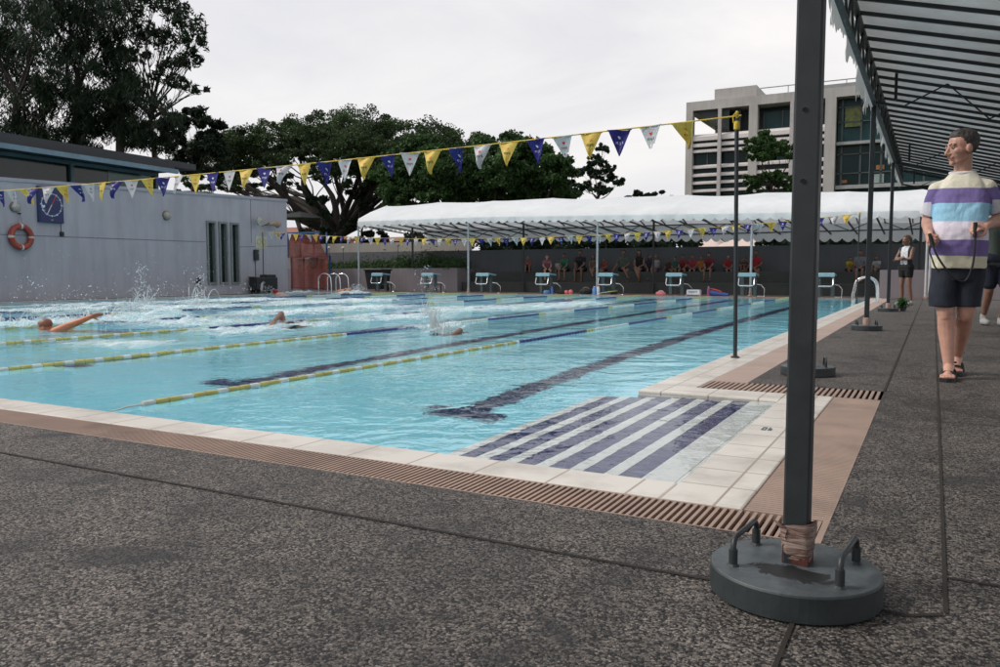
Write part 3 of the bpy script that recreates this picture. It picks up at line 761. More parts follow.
# bleachers
mb = MB((-8, 30, 0))
mb.box(-17.55, 3.0, 29.2, 30.0, 0, 0.40); mb.box(-17.55, 3.0, 30.0, 31.05, 0, 0.82); 
b = mb.build("concrete_bleacher", CONC, loc=(-8, 30, 0), bevel=0.01); tag(b, "long two step grey concrete seating along the far side of the pool", "bleacher")
mb = MB((-8, 31.2, 0)); mb.box(-27.5, 6, 31.1, 31.3, 0, 1.78)
b = mb.build("boundary_wall", WALLD, loc=(-8, 31.2, 0)); tag(b, "plain grey boundary wall behind the seated spectators", "wall")
mb = MB((-30, 34, 0)); mb.box(-48, -20, 34, 34.25, 0, 2.35)
b = mb.build("boundary_wall", wall_mat("far_wall", (0.30, 0.28, 0.25), 0.3), loc=(-30, 34, 0)); tag(b, "paler wall farther back, seen above the planter under the spreading tree", "wall")
# low wall on the right end of the far side
mb = MB((-0.5, 27.3, 0)); mb.box(-1.45, 3.2, 27.2, 27.4, 0, 0.86)
b = mb.build("low_wall", WALLP, loc=(-0.5, 27.3, 0)); tag(b, "low grey wall behind the standing woman with crossed arms", "wall")
PIP = M("white_pipe", (0.5, 0.5, 0.52), 0.4)
def drain(px):
    p = at(px, 300, 26.95); t = empty("drain_pipe", (p.x, 26.95, 0), "pair of pale upright pipes on the low wall between the two walking figures" , "pipe")
    for dx in (0, 0.09):
        mb = MB(); mb.tube([(dx, 0, 0.06 if dx == 0 else 0.0), (dx, 0, 1.72)], 0.032, 8); mb.build("pipe", PIP, t)
    mb = MB(); mb.tube([(0, 0, 0.06), (0, -0.14, 0.04)], 0.045, 8); mb.build("elbow", M("terracotta", (0.5, 0.3, 0.22), 0.6), t)
drain(925)
# starting blocks
AQUA = M("aqua_board", (0.22, 0.37, 0.42), 0.5, 0, 0.12, 20, 0.1)
def make_block():
    t = empty("starting_block", (0, 0, 0), "aqua topped starting block on steel legs", "starting block", "starting blocks along the far edge")
    mb = MB()
    M_ = Matrix.Rotation(R(-5), 3, 'X')
    mb.cbox((0, 0, 0.72), (0.54, 0.62, 0.055), M=M_); mb.cbox((0, -0.31, 0.70), (0.56, 0.04, 0.11), M=M_); mb.build("platform", AQUA, t, bevel=0.012)
    for dx in (-0.20, 0.20):
        mb = MB(); mb.bar((dx, 0.0, 0), (dx, -0.02, 0.69), 0.055, 0.11); mb.build("leg", GALV if False else M("block_leg", (0.05, 0.065, 0.07), 0.5), t)
    mb = MB(); mb.tube([(-0.24, -0.34, 0.60), (-0.25, -0.40, 0.40), (-0.20, -0.42, 0.36), (0.20, -0.42, 0.36), (0.25, -0.40, 0.40), (0.24, -0.34, 0.60)], 0.02, 8); mb.build("grip_rail", CHROME, t)
    mb = MB(); mb.tube([(-0.10, -0.02, 0.32), (0.10, -0.40, 0.36)], 0.02, 6); mb.build("brace", CHROME, t)
    mb = MB(); mb.tube([(0.22, 0.30, 0.0), (0.44, 0.34, 0.0), (0.44, 0.30, 0.26), (0.34, 0.20, 0.38), (0.22, 0.05, 0.40)], 0.022, 8); mb.build("step_rail", CHROME, t)
    mb = MB(); mb.cbox((0.0, 0.40, 0.30), (0.42, 0.22, 0.03)); mb.bar((-.16, .44, 0), (-.16, .44, .29), .03, .03); mb.bar((.16, .44, 0), (.16, .44, .29), .03, .03); mb.build("step", M("block_leg", (0.05, 0.065, 0.07), 0.5), t)
    return t
blk = make_block()
bl = ["starting block nearest the wheeled black bin at the left end", "second starting block from the left, clear of the tent posts", "starting block third from the left, just right of a tent post",
      "starting block in front of the spectator in green", "starting block right beside a tent post, next to upright bottles", "starting block third from the right, in front of the spectator in teal",
      "starting block with a tent post directly behind it", "starting block just right of the thick near post"]
for k, px in enumerate((380.5, 430.5, 485.5, 545.5, 608, 676, 748.5, 826)):
    o = blk if k == 0 else copy_tree(blk)
    p = at(px, 273, 26.85); o.location = (p.x, 26.92, 0.0); o["label"] = bl[k]
# dark bin behind first block
p = at(378, 290, 27.9); t = empty("wheeled_bin", (p.x, 27.9, 0), "black wheeled bin behind the leftmost starting block", "bin")
for dx in (0,):
    mb = MB(); mb.rings([[Vector((dx + sx * w, sy * w * .8, z)) for sx, sy in ((-1, -1), (1, -1), (1, 1), (-1, 1))] for z, w in ((0.08, 0.34), (0.88, 0.44))], smooth=False); mb.build("body", M("bin_black", (0.015, 0.016, 0.018), 0.4), t)
    mb = MB(); mb.box(-0.47, 0.47, -0.40, 0.42, 0.881, 0.94); mb.build("lid", M("bin_lid", (0.02, 0.022, 0.025), 0.35), t, bevel=0.01)
    for s in (-.28, .28):
        mb = MB(); mb.tube([(s - .03, .3, .1), (s + .03, .3, .1)], 0.1, 12); mb.build("wheel", BLACKR, t)
# ladders
t = empty("pool_ladder", (X0, 25.5, 0), "three curved steel ladder rails at the far left corner of the pool", "ladder")
for dy in (-0.55, 0.0, 0.52):
    mb = MB(); mb.tube([(-0.40, dy, 0), (-0.40, dy, 0.45)] + [(-0.08 - 0.32 * math.cos(a), dy, 0.50 + 0.24 * math.sin(a)) for a in [PI * q / 10 for q in range(10)]] + [(0.26, dy, 0.25), (0.22, dy, -0.6)], 0.026, 8)
    mb.build("rail", CHROME, t)
mb = MB()
for z in (-0.2, -0.45): mb.tube([(0.22, -0.55, z), (0.22, 0.52, z)], 0.02, 6)
mb.build("rung", CHROME, t)
lx = X1
t = empty("pool_ladder", (lx, 22.6, 0), "steel ladder hoop on the far right pool edge beyond the weighted posts", "ladder")
for dy in (-0.28, 0.28):
    mb = MB(); mb.tube([(0.42, dy, 0), (0.40, dy, 0.38)] + [(0.14 + 0.25 * math.cos(a), dy, 0.44 + 0.22 * math.sin(a)) for a in [PI * q / 10 for q in range(11)]] + [(-0.16, dy, 0.2), (-0.16, dy, -0.7)], 0.026, 8)
    mb.build("rail", CHROME, t)
mb = MB()
for z in (-0.25, -0.5): mb.tube([(-0.16, -0.28, z), (-0.16, 0.28, z)], 0.02, 6)
mb.build("rung", CHROME, t)

# ------------------------------------------------------------------ white spectator tent on the far side
def fabric_mat(name, col, trans=0.35, dirt=0.3):
    m, nt, b, out = new_mat(name); v = nt.nodes.new("ShaderNodeNewGeometry").outputs["Position"]
    mp = nt.nodes.new("ShaderNodeMapping"); mp.inputs["Scale"].default_value = (1, 1, 0.5); nt.links.new(v, mp.inputs[0])
    n = noise_(nt, 0.8, 6, mp.outputs[0], 0.65)
    c = ramp(nt, n, [(0.35, tuple(x * (1 - dirt) for x in col)), (0.62, col)])
    nt.links.new(c, b.inputs["Base Color"]); b.inputs["Roughness"].default_value = 0.6
    tr = nt.nodes.new("ShaderNodeBsdfTranslucent"); nt.links.new(c, tr.inputs[0])
    mx = nt.nodes.new("ShaderNodeMixShader"); mx.inputs[0].default_value = trans
    nt.links.new(b.outputs[0], mx.inputs[1]); nt.links.new(tr.outputs[0], mx.inputs[2]); nt.links.new(mx.outputs[0], out.inputs[0])
    # folds
    w = noise_(nt, 1.6, 6, mp.outputs[0], 0.62, 2.2); bump(nt, w, b, 0.8, 0.045)
    return m
TENTF = fabric_mat("tent_fabric", (0.88, 0.91, 0.93), 0.28, 0.10)
TX0, TX1 = -21.7, 1.0
TY0, TYR, TY1 = 27.5, 29.6, 32.6
tent = empty("spectator_tent", ((TX0 + TX1) / 2, 30, 0), "long white fabric tent with scalloped edges over the spectators", "tent")
TO = ((TX0 + TX1) / 2, 30, 0)
def roofz(x, s):
    # fabric sags between the frames every 2.72 m
    ph = ((x - TX0) / 5.45) % 1.0
    return -0.045 * abs(math.sin(PI * ph * 2)) ** .7 + 0.012 * mnoise.noise(Vector((x * 0.7, s * 3, 0)))
mb = MB(TO)
prof = [(TY0, 2.93), (TY0 + 0.05, 3.08), (TY0 + 0.9, 3.42), (TYR, 3.80), (TYR + 1.2, 3.40), (TY1, 2.90)]
TD = lambda x: -0.020 * max(0, x + 16)
nx = 200; vs = []
for j, (y, z) in enumerate(prof):
    for i in range(nx + 1):
        x = TX0 + (TX1 - TX0) * i / nx
        vs.append((x, y, TD(x) + z + (roofz(x, j) if 0 < j < 5 else 0) + (0.03 * math.sin(x * 1.3 + 1) if j == 3 else 0)))
fs = [(j * (nx + 1) + i, j * (nx + 1) + i + 1, (j + 1) * (nx + 1) + i + 1, (j + 1) * (nx + 1) + i) for j in range(5) for i in range(nx)]
mb.add(vs, fs, 0, True)
# gable end triangles
for x in (TX0, TX1):
    mb.add([(x, y, z + TD(x)) for y, z in prof], [tuple(range(6))])
mb.build("roof_fabric", TENTF, tent)
def scallop(mb, pa, pb, z1, drop, wid, amp=0.045):
    z1_ = z1
    pa, pb = Vector(pa), Vector(pb); L = (pb - pa).length; d = (pb - pa).normalized(); s = Vector((d.y, -d.x, 0))
    n = int(L / wid); sub = 8; vs, fs = [], []
    for i in range(n * sub + 1):
        ph = (i % sub) / sub; zz = drop + amp * (math.sin(PI * ph)) * 2
        p = pa + d * (L * i / (n * sub)); z1 = z1_ + TD(p.x); wv = 0.012 * math.sin(i * 0.37) + 0.02 * mnoise.noise(p * 1.7)
        vs += [(p.x, p.y, z1), (p.x + s.x * wv * .5, p.y + s.y * wv * .5, z1 - zz * .5), (p.x + s.x * wv, p.y + s.y * wv, z1 - zz)]
    for i in range(n * sub):
        a = i * 3; fs += [(a, a + 1, a + 4, a + 3), (a + 1, a + 2, a + 5, a + 4)]
    mb.add(vs, fs, 0, True)
mb = MB(TO); scallop(mb, (TX0, TY0 - .012, 0), (TX1, TY0 - .012, 0), 2.96, 0.16, 0.36, 0.04); mb.build("front_valance", TENTF, tent)
mb = MB(TO); scallop(mb, (TX0, TY0, 0), (TX0, TY1, 0), 2.92, 0.16, 0.36, 0.05); mb.build("side_valance", TENTF, tent)
mb = MB(TO); scallop(mb, (TX0, TY1 + .012, 0), (TX1, TY1 + .012, 0), 2.92, 0.60, 0.40, 0.07); mb.build("back_valance", TENTF, tent)
mb = MB(TO)
x = TX0 + 0.1
while x < TX1:
    q = TD(x); mb.bar((x, TY0 + 0.12, 2.93 + q), (x, TYR, 3.62 + q), 0.035, 0.05); mb.bar((x, TYR, 3.62 + q), (x, TY1, 2.88 + q), 0.035, 0.05); mb.bar((x, TY0 + 0.05, 2.80 + q), (x, TY1, 2.48 + q), 0.045, 0.05); x += 0.908
mb.build("rafter", STEELD, tent)
mb = MB(TO)
mb.bar((TX0, TY0 + 0.04, 2.85), (TX1, TY0 + 0.04, 2.85 + TD(TX1)), 0.05, 0.05)
for zz in (2.74, 2.34): mb.bar((TX0, TY1, zz), (TX1, TY1, zz), 0.04, 0.04)
x = TX0; k = 0
while x < TX1 - 0.9:
    mb.bar((x, TY1, 2.34 if k % 2 else 2.74), (x + 0.9, TY1, 2.74 if k % 2 else 2.34), 0.025, 0.025); x += 0.9; k += 1
mb.build("eave_truss", STEELD, tent)
for k in range(5):
    x = TX0 + 5.45 * k
    if k == 4: x = 0.2
    mb = MB(TO); mb.tube([(x, TY0 + 0.04, 0), (x, TY0 + 0.04, 2.84 + TD(x))], 0.042, 10); mb.build("front_post", GALV, tent)
    mb = MB(TO); mb.lathe((x, TY0 + 0.04, 0), [(0.09, 0), (0.09, 0.02), (0.05, 0.03), (0.055, 0.14), (0.04, 0.16)], 12); mb.build("post_foot", M("foot_terracotta", (0.42, 0.32, 0.26), 0.6), tent)
for x in (-20.0, -14.6, -9.2, -4.3, -0.4):
    mb = MB(TO); mb.tube([(x, 29.12, 0), (x, 29.12, 2.74)], 0.045, 8); mb.build("back_post", STEELD, tent)

# ------------------------------------------------------------------ foreground canopy on the right
CX0, CX1, CY0, CY1 = -0.75, 3.3, -7.0, 22.4
def cz(x): return 3.30 - 0.27 * (x - CX0)
CO = (1.2, 8, 0)
CANF = fabric_mat("canopy_fabric", (0.56, 0.58, 0.58), 0.32, 0.3)
can = empty("poolside_canopy", CO, "sloping grey fabric canopy on a steel frame above the right deck", "canopy")
mb = MB(CO); nx, ny = 10, 300; vs = []
for j in range(ny + 1):
    y = CY0 + (CY1 - CY0) * j / ny
    for i in range(nx + 1):
        x = CX0 - 0.06 + (CX1 - CX0 + 0.12) * i / nx
        sag = 0.035 * math.sin(PI * (((y - CY0) / 0.49) % 1.0)); vs.append((x, y, cz(x) + 0.085 - sag * math.sin(PI * i / nx) ** .3 + 0.01 * mnoise.noise(Vector((x * 2, y * 2, 0)))))
mb.add(vs, [(j * (nx + 1) + i, j * (nx + 1) + i + 1, (j + 1) * (nx + 1) + i + 1, (j + 1) * (nx + 1) + i) for j in range(ny) for i in range(nx)], 0, True)
mb.build("roof_fabric", CANF, can)
# torn hanging edge
mb = MB(CO); g = random.Random(3); n = 1500; vs, fs = [], []
prevd = 0.25
for i in range(n + 1):
    y = CY0 + (CY1 - CY0) * i / n
    d = 0.30 + 0.10 * mnoise.noise(Vector((y * 1.1, 0, 0))) + 0.20 * max(0, mnoise.noise(Vector((y * 4.3, 3, 0)))) + 0.13 * abs(mnoise.noise(Vector((y * 11, 9, 0))))
    if mnoise.noise(Vector((y * 0.5, 7, 1))) > 0.18: d += 0.12 * abs(math.sin(y * 21)) 
    xo = CX0 - 0.062
    for q in range(5):
        v = q / 4; vs.append((xo - 0.03 * v * (1 + math.sin(y * 5)) + 0.02 * mnoise.noise(Vector((y * 5, v * 3, 2))), y, cz(CX0) + 0.088 - v * (0.08 + d)))
fs = [(i * 5 + q, i * 5 + q + 1, (i + 1) * 5 + q + 1, (i + 1) * 5 + q) for i in range(n) for q in range(4)]
mb.add(vs, fs, 0, True); mb.build("torn_valance", CANF, can)
mb = MB(CO); y = CY0 + 0.2
while y < CY1:
    mb.bar((CX0, y, cz(CX0) + 0.03), (CX1, y, cz(CX1) + 0.03), 0.03, 0.036); y += 0.49
mb.build("rafter", STEELD, can)
mb = MB(CO)
for x in (CX0, CX1):
    mb.bar((x, CY0, cz(x)), (x, CY1, cz(x)), 0.05, 0.05); mb.bar((x, CY0, cz(x) - 0.36), (x, CY1, cz(x) - 0.36), 0.045, 0.045)
    y = CY0; k = 0
    while y < CY1 - 0.3:
        mb.bar((x, y, cz(x) - (0.36 if k % 2 else 0)), (x, y + 0.33, cz(x) - (0 if k % 2 else 0.36)), 0.022, 0.022); y += 0.33; k += 1
mb.build("edge_truss", STEELD, can)
def zigzag(y, nm="cross_truss"):
    mb = MB(CO); x = CX0; k = 0
    mb.bar((CX0, y, cz(CX0) - 0.36), (CX1, y, cz(CX1) - 0.36), 0.032, 0.035)
    mb.bar((CX0 + 0.25, y, cz(CX0) - 0.36), (CX0 + 0.25, y, cz(CX0)), 0.035, 0.035)
    x = CX0 + 0.36
    while x < CX1 - 0.4:
        mb.bar((x, y, cz(x) - (0.0 if k % 2 else 0.34)), (x + 0.46, y, cz(x + 0.46) - (0.34 if k % 2 else 0.0)), 0.016, 0.016); x += 0.46; k += 1
    mb.build(nm, STEELD, can)
for y in (-5.3, 11.5, 17.9, 22.3): zigzag(y)
mb = MB(CO); mb.bar((CX0, CY1, cz(CX0) - .02), (CX1, CY1, cz(CX1) - .02), 0.05, 0.06); mb.build("end_beam", STEELD, can)
for y in (-5.3, .5, 6.3, 12.0, 17.9, 22.3):
    mb = MB(CO); mb.bar((CX1, y, 0), (CX1, y, cz(CX1) - 0.38), 0.06, 0.06); mb.build("rear_post", STEELD, can)

# weighted posts
RUST = M("rust", (0.085, 0.022, 0.014), 0.8, 0, 0.5, 30, 0.3)
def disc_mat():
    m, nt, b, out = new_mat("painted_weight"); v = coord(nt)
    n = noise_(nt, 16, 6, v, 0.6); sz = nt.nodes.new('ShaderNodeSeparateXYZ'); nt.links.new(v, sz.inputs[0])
    c = mixc(nt, math_(nt, 'GREATER_THAN', sz.outputs[2], 0.0635), ramp(nt, n, [(0.3, (0.018, 0.026, 0.028)), (0.7, (0.034, 0.045, 0.048))]), ramp(nt, n, [(0.3, (0.055, 0.068, 0.075)), (0.7, (0.10, 0.12, 0.13))]))  # top painted lighter, sides darker: light from above put into the colour
    mp = nt.nodes.new("ShaderNodeMapping"); mp.inputs["Location"].default_value = (-0.1, 0.95, 0); mp.inputs["Scale"].default_value = (7.5, 16, 1); nt.links.new(v, mp.inputs[0])
    ln = nt.nodes.new("ShaderNodeVectorMath"); ln.operation = 'LENGTH'; nt.links.new(mp.outputs[0], ln.inputs[0])
    wet = math_(nt, 'ADD', ln.outputs["Value"], math_(nt, 'MULTIPLY', noise_(nt, 20, 6, v, 0.75, 1.0), 1.5))
    w = ramp(nt, math_(nt, 'MULTIPLY', wet, 0.45), [(0.64, 1.0), (0.69, 0.0)])
    c = mixc(nt, w, c, (0.006, 0.007, 0.008))

    sp_ = noise_(nt, 5, 5, v, .7); c = mixc(nt, math_(nt, "MULTIPLY", ramp(nt, sp_, [(.5, 0.0), (.62, 1.0)]), .5), c, (0.018, 0.022, 0.024))
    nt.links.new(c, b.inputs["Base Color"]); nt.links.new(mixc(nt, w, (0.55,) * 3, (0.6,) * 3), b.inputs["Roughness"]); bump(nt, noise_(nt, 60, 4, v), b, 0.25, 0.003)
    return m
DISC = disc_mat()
def base_post(x, y, h, label, detail=True, z0=0.0, rz=0.0, post_dx=0.0):
    t = empty("weighted_post", (x, y, z0), label, "post", "canopy posts standing on round weights", rz=rz)
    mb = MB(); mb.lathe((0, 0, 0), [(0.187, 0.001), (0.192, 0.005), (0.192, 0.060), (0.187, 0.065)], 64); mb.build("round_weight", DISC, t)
    mb = MB(); mb.bar((0, 0.03, 0.065), (0, 0.03, h), 0.058, 0.058)
    if detail:
        mb.f = []; mb.v = []; mb.m = []; mb.s = []
        s = 0.0285; c = 0.005
        sec = [(-s, -s + c), (-s + c, -s), (s - c, -s), (s, -s + c), (s, s - c), (s - c, s), (-s + c, s), (-s, s - c)]
        mb.rings([[Vector((a, b_ + 0.03, zz)) for a, b_ in sec] for zz in (0.065, h)], smooth=False)
    pl_ = mb.build("pole", STEEL, t)
    if detail: pl_.rotation_euler = (0, 0, -rz)
    if detail:
        mb = MB()
        for zz in (0.96, 1.12): mb.tube([(-0.004, 0.0005, zz), (-0.004, 0.0014, zz)], 0.0075, 12); 
        for zz in (0.96, 1.12): mb.tube([(-0.004, -0.0003, zz), (-0.004, 0.0007, zz)], 0.0065, 12, 1)
        mb.build("bolt_hole", [M("hole_rim", (0.08, 0.09, 0.09), 0.5), M("hole_black", (0.003, 0.003, 0.003), 0.9)], t)
    for sx in (-1, 1):
        mb = MB()
        ya, yb = (-0.085, 0.095)
        X_ = 0.118 * sx; z = 0.065
        mb.tube([(X_, ya, z), (X_, ya, z + .045), (X_, ya + 0.006, z + .058), (X_, ya + 0.02, z + .065), (X_, yb - 0.02, z + .065), (X_, yb - 0.006, z + .058), (X_, yb, z + .045), (X_, yb, z)], 0.0068, 8)
        for yy in (ya, yb): mb.tube([(X_, yy, z), (X_, yy, z + .040)], 0.0102, 10); mb.lathe((X_, yy, z - .0005), [(0.016, 0), (0.012, 0.004), (0.009, 0.007)], 10)
        mb.build("handle", STEEL, t)
    return t
# near post with tape and rust
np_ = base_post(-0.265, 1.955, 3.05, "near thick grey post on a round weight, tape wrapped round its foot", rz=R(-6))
mb = MB(); mb.bar((0, 0.03, 0.0655), (0, 0.03, 0.088), 0.0585, 0.0585); mb.build("rusty_collar", RUST, np_)
def wrap_mat():
    m, nt, b, out = new_mat("wrinkled_tape"); v = coord(nt); mp = nt.nodes.new("ShaderNodeMapping"); mp.inputs["Scale"].default_value = (8, 8, 60); mp.inputs["Rotation"].default_value = (0.3, 0.2, 0); nt.links.new(v, mp.inputs[0])
    n = noise_(nt, 1.6, 5, mp.outputs[0], 0.6, 1.0)
    nt.links.new(ramp(nt, n, [(0.32, (0.13, 0.08, 0.065)), (0.5, (0.26, 0.165, 0.135)), (0.7, (0.44, 0.35, 0.31))]), b.inputs["Base Color"]); b.inputs["Roughness"].default_value = 0.25; bump(nt, n, b, 1.0, 0.006)
    return m
mb = MB(); rg = []
g = random.Random(4)
for j in range(9):
    zz = 0.076 + j * 0.0102; rr = 0.030 + 0.0075 * j / 8
    rg.append([Vector((rr * (1.05 * math.copysign(abs(math.cos(a)) ** .55, math.cos(a)) ) + 0.002 * g.uniform(-1, 1), 0.03 + rr * math.copysign(abs(math.sin(a)) ** .55, math.sin(a)) + 0.002 * g.uniform(-1, 1), zz + (0.012 * math.sin(a * 1 + 2) if j == 8 else 0.004 * math.sin(2 * a + j)))) for a in [2 * PI * k / 24 for k in range(24)]])
mb.rings(rg, 0, True, False)
mb.add([(-0.036, 0.0, 0.148), (-0.052, -0.004, 0.17), (-0.034, -0.009, 0.163), (-0.016, -0.01, 0.150), (-0.022, -0.006, 0.125)], [(0, 1, 2), (0, 2, 3, 4)], 0, False)
mb.build("tape_wrap", wrap_mat(), np_)
for k, (x, y, lab) in enumerate(((-0.80, 6.32, "second weighted post, partly hidden behind the thick near post"), (-0.76, 11.7, "third weighted post, just in front of the far ladder hoop"), (-0.77, 17.7, "farthest weighted post, beside the standing woman with crossed arms"))):
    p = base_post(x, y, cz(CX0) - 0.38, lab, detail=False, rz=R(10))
    mb = MB(); mb.lathe((0, 0.03, 0.065), [(0.045, 0), (0.045, 0.09), (0.034, 0.10)], 10); mb.build("tape_wrap", M("tape_pale", (0.42, 0.28, 0.24), 0.5), p)
# small potted weed next to the farthest post
p = Vector((-0.52, 17.95, 0)); t = empty("potted_plant", p, "small green plant in a pot beside the farthest weighted post", "potted plant")
mb = MB(); mb.lathe((0, 0, 0), [(0.045, 0), (0.055, 0.08), (0.06, 0.09), (0.045, 0.09)], 14); mb.build("pot", M("pot_dark", (0.03, 0.03, 0.03), 0.6), t)
q = np.random.default_rng(2).normal(size=(260, 3)) * np.array([.04, .04, .05]) + np.array([0, 0, 0.15]); leafset(q, 0.07, 0.4, leaf_mat("plant_leaf", (0.04, 0.13, 0.03)), "foliage", t, upright=.3)
# ------------------------------------------------------------------ people
SKIN = lambda n, c: M("skin_" + n, c, 0.5, 0, 0.18, 22, 0.10, sss=0.08)
SK_A = SKIN("fair", (0.56, 0.31, 0.235)); SK_B = SKIN("tan", (0.21, 0.11, 0.075)); SK_C = SKIN("brown", (0.17, 0.085, 0.055))
HAIRD = M("hair_dark", (0.018, 0.013, 0.011), 0.6, 0, 0.5, 60, 0.3); HAIRG = M("hair_greying", (0.055, 0.048, 0.045), 0.6, 0, 0.5, 60, 0.3); HAIRB = M("hair_brown", (0.11, 0.06, 0.03), 0.6, 0, 0.5, 60, 0.3)
def cloth(n, c): return M("cloth_" + n, c if n in ("collar_white", "navy_shorts") else tuple(v * .5 for v in c), 0.85, 0, 0.14, 9, 0.25)
def cap(mb, a, b_, ra, rb, n=14):
    """tapered capsule; its rounded ends are closed"""
    a, b_ = Vector(a), Vector(b_); d = b_ - a; L = d.length
    if L < 1e-6: mb.ball(a, ra, n, 10); return
    d.normalize(); s = d.orthogonal().normalized(); t = d.cross(s); rg = []
    for q in range(6):
        ph = -PI / 2 + PI / 2 * (q + .15) / 5.15; rg.append((a + d * (ra * math.sin(ph)), ra * math.cos(ph)))
    for q in range(6):
        ph = PI / 2 * q / 5.15; rg.append((b_ + d * (rb * math.sin(ph)), rb * math.cos(ph)))
    mb.rings([[c + (s * math.cos(2 * PI * k / n) + t * math.sin(2 * PI * k / n)) * r for k in range(n)] for c, r in rg])
def loft(mb, secs, n=24, p=2.3):
    """secs: (centre, rx, ry [, axis rotation])  horizontal superellipse sections"""
    rg = []
    for sct in secs:
        c, rx, ry = Vector(sct[0]), sct[1], sct[2]
        rg.append([c + Vector((rx * math.copysign(abs(math.cos(a)) ** (2 / p), math.cos(a)), ry * math.copysign(abs(math.sin(a)) ** (2 / p), math.sin(a)), 0)) for a in [2 * PI * k / n for k in range(n)]])
    mb.rings(rg)
def remesh(mb, voxel, name, smooth=2, jitter=0.0, jscale=8):
    o = mb.build(name, []); m = o.modifiers.new("r", 'REMESH'); m.mode = 'VOXEL'; m.voxel_size = voxel; m.use_smooth_shade = True
    if smooth: s = o.modifiers.new("s", 'SMOOTH'); s.iterations = smooth; s.factor = 0.5
    bpy.context.view_layer.update()
    me = bpy.data.meshes.new_from_object(o.evaluated_get(bpy.context.evaluated_depsgraph_get())); me.name = name
    old = o.data; bpy.data.objects.remove(o); bpy.data.meshes.remove(old)
    if jitter:
        for v in me.vertices:
            q = mnoise.noise(v.co * jscale) + 0.5 * mnoise.noise(v.co * jscale * 2.3)
            v.co += v.normal * q * jitter
    return me
def put(name, me, mat, parent):
    if not me.materials: me.materials.append(mat)
    o = bpy.data.objects.new(name, me); COL.objects.link(o); o.parent = parent
    o.material_slots[0].link = 'OBJECT'; o.material_slots[0].material = mat
    return o
def headframe(c, yaw, pitch=0.0, s=1.0):
    Mx = Matrix.Rotation(-yaw, 3, 'Z') @ Matrix.Rotation(pitch, 3, 'X'); c = Vector(c)
    return lambda p: c + Mx @ (Vector(p) * s), Mx
def ell(mb, H, Mx, c, r, s, n=18, m=14):
    c = Vector(c); rg = []
    for j in range(m + 1):
        ph = PI * (0.02 + 0.96 * j / m)
        rg.append([H(c + Vector((r[0] * math.sin(ph) * math.cos(2 * PI * k / n), r[1] * math.sin(ph) * math.sin(2 * PI * k / n), -r[2] * math.cos(ph)))) for k in range(n)])
    mb.rings(rg)
def head(mb, H, Mx, s, nbase):
    ell(mb, H, Mx, (0, -.014, .040), (.074, .094, .084), s); ell(mb, H, Mx, (0, .018, -.012), (.062, .070, .092), s)
    ell(mb, H, Mx, (0, .026, -.062), (.047, .052, .040), s); cap(mb, H((0, .066, -.088)), H((0, .060, -.080)), .020 * s, .022 * s)
    for x in (-1, 1):
        cap(mb, H((x * .040, .056, -.012)), H((x * .044, .040, -.02)), .022 * s, .024 * s)
        ell(mb, H, Mx, (x * .074, -.008, -.004), (.011, .021, .031), s)
        cap(mb, H((x * .010, .098, -.030)), H((x * .010, .090, -.030)), .009 * s, .010 * s)
        cap(mb, H((x * .050, -.005, -.055)), H((x * .026, .048, -.080)), .013 * s, .014 * s)
    cap(mb, H((-.034, .076, .028)), H((.034, .076, .028)), .013 * s, .013 * s)
    cap(mb, H((0, .083, .022)), H((0, .108, -.024)), .008 * s, .012 * s)
    cap(mb, H((-.017, .078, -.050)), H((.017, .078, -.050)), .011 * s, .011 * s); cap(mb, H((-.012, .078, -.060)), H((.012, .078, -.060)), .010 * s, .010 * s)
    cap(mb, nbase, H((0, -.018, -.04)), .056 * s, .050 * s)
def hand(mb, w, fwd, pn, side, curl, r=1.0):
    """palm of four metacarpals, four fingers of unequal length and a thumb leaving the side of the palm"""
    w, fwd, pn = Vector(w), Vector(fwd).normalized(), Vector(pn).normalized(); pn = (pn - fwd * pn.dot(fwd)).normalized(); lat = fwd.cross(pn) * side
    for i, (off, ln) in enumerate(((.030, .92), (.010, 1.0), (-.010, .95), (-.028, .78))):
        kn = w + fwd * (.088 - abs(off) * .15) + lat * off
        cap(mb, w + lat * off * .5, kn, .017 * r, .0125 * r, 8)
        d = fwd; p = kn
        for q, (L, rr) in enumerate(((.042, .0098), (.027, .009), (.022, .008))):
            ang = curl * (0.9, 1.1, 0.8)[q] * (1 + .06 * i); d = (d * math.cos(ang) + pn * math.sin(ang)).normalized(); nn = (pn * math.cos(ang) - d * 0).normalized(); pn2 = pn
            e = p + d * L * ln; cap(mb, p, e, rr * r, rr * .93 * r, 8); p = e
            pn = (pn2 - d * pn2.dot(d)).normalized() if (pn2 - d * pn2.dot(d)).length > 1e-3 else pn2
        pn = HPN
    b0 = w + fwd * .022 + lat * .028; b1 = b0 + (fwd * .55 + lat * .75 + HPN * .35).normalized() * .040; b2 = b1 + (fwd * .75 + lat * .05 + HPN * .65).normalized() * .032; b3 = b2 + (fwd * .6 - lat * .35 + HPN * .6).normalized() * .024
    cap(mb, w + lat * .01, b0, .016 * r, .016 * r, 8); cap(mb, b0, b1, .0145 * r, .0115 * r, 8); cap(mb, b1, b2, .0112 * r, .010 * r, 8); cap(mb, b2, b3, .010 * r, .0085 * r, 8)
HPN = Vector((0, 0, 1))
def do_hand(mb, w, fwd, pn, side, curl, r=1.0):
    global HPN
    f = Vector(fwd).normalized(); p = Vector(pn).normalized(); HPN = (p - f * p.dot(f)).normalized()
    hand(mb, w, fwd, pn, side, curl, r)
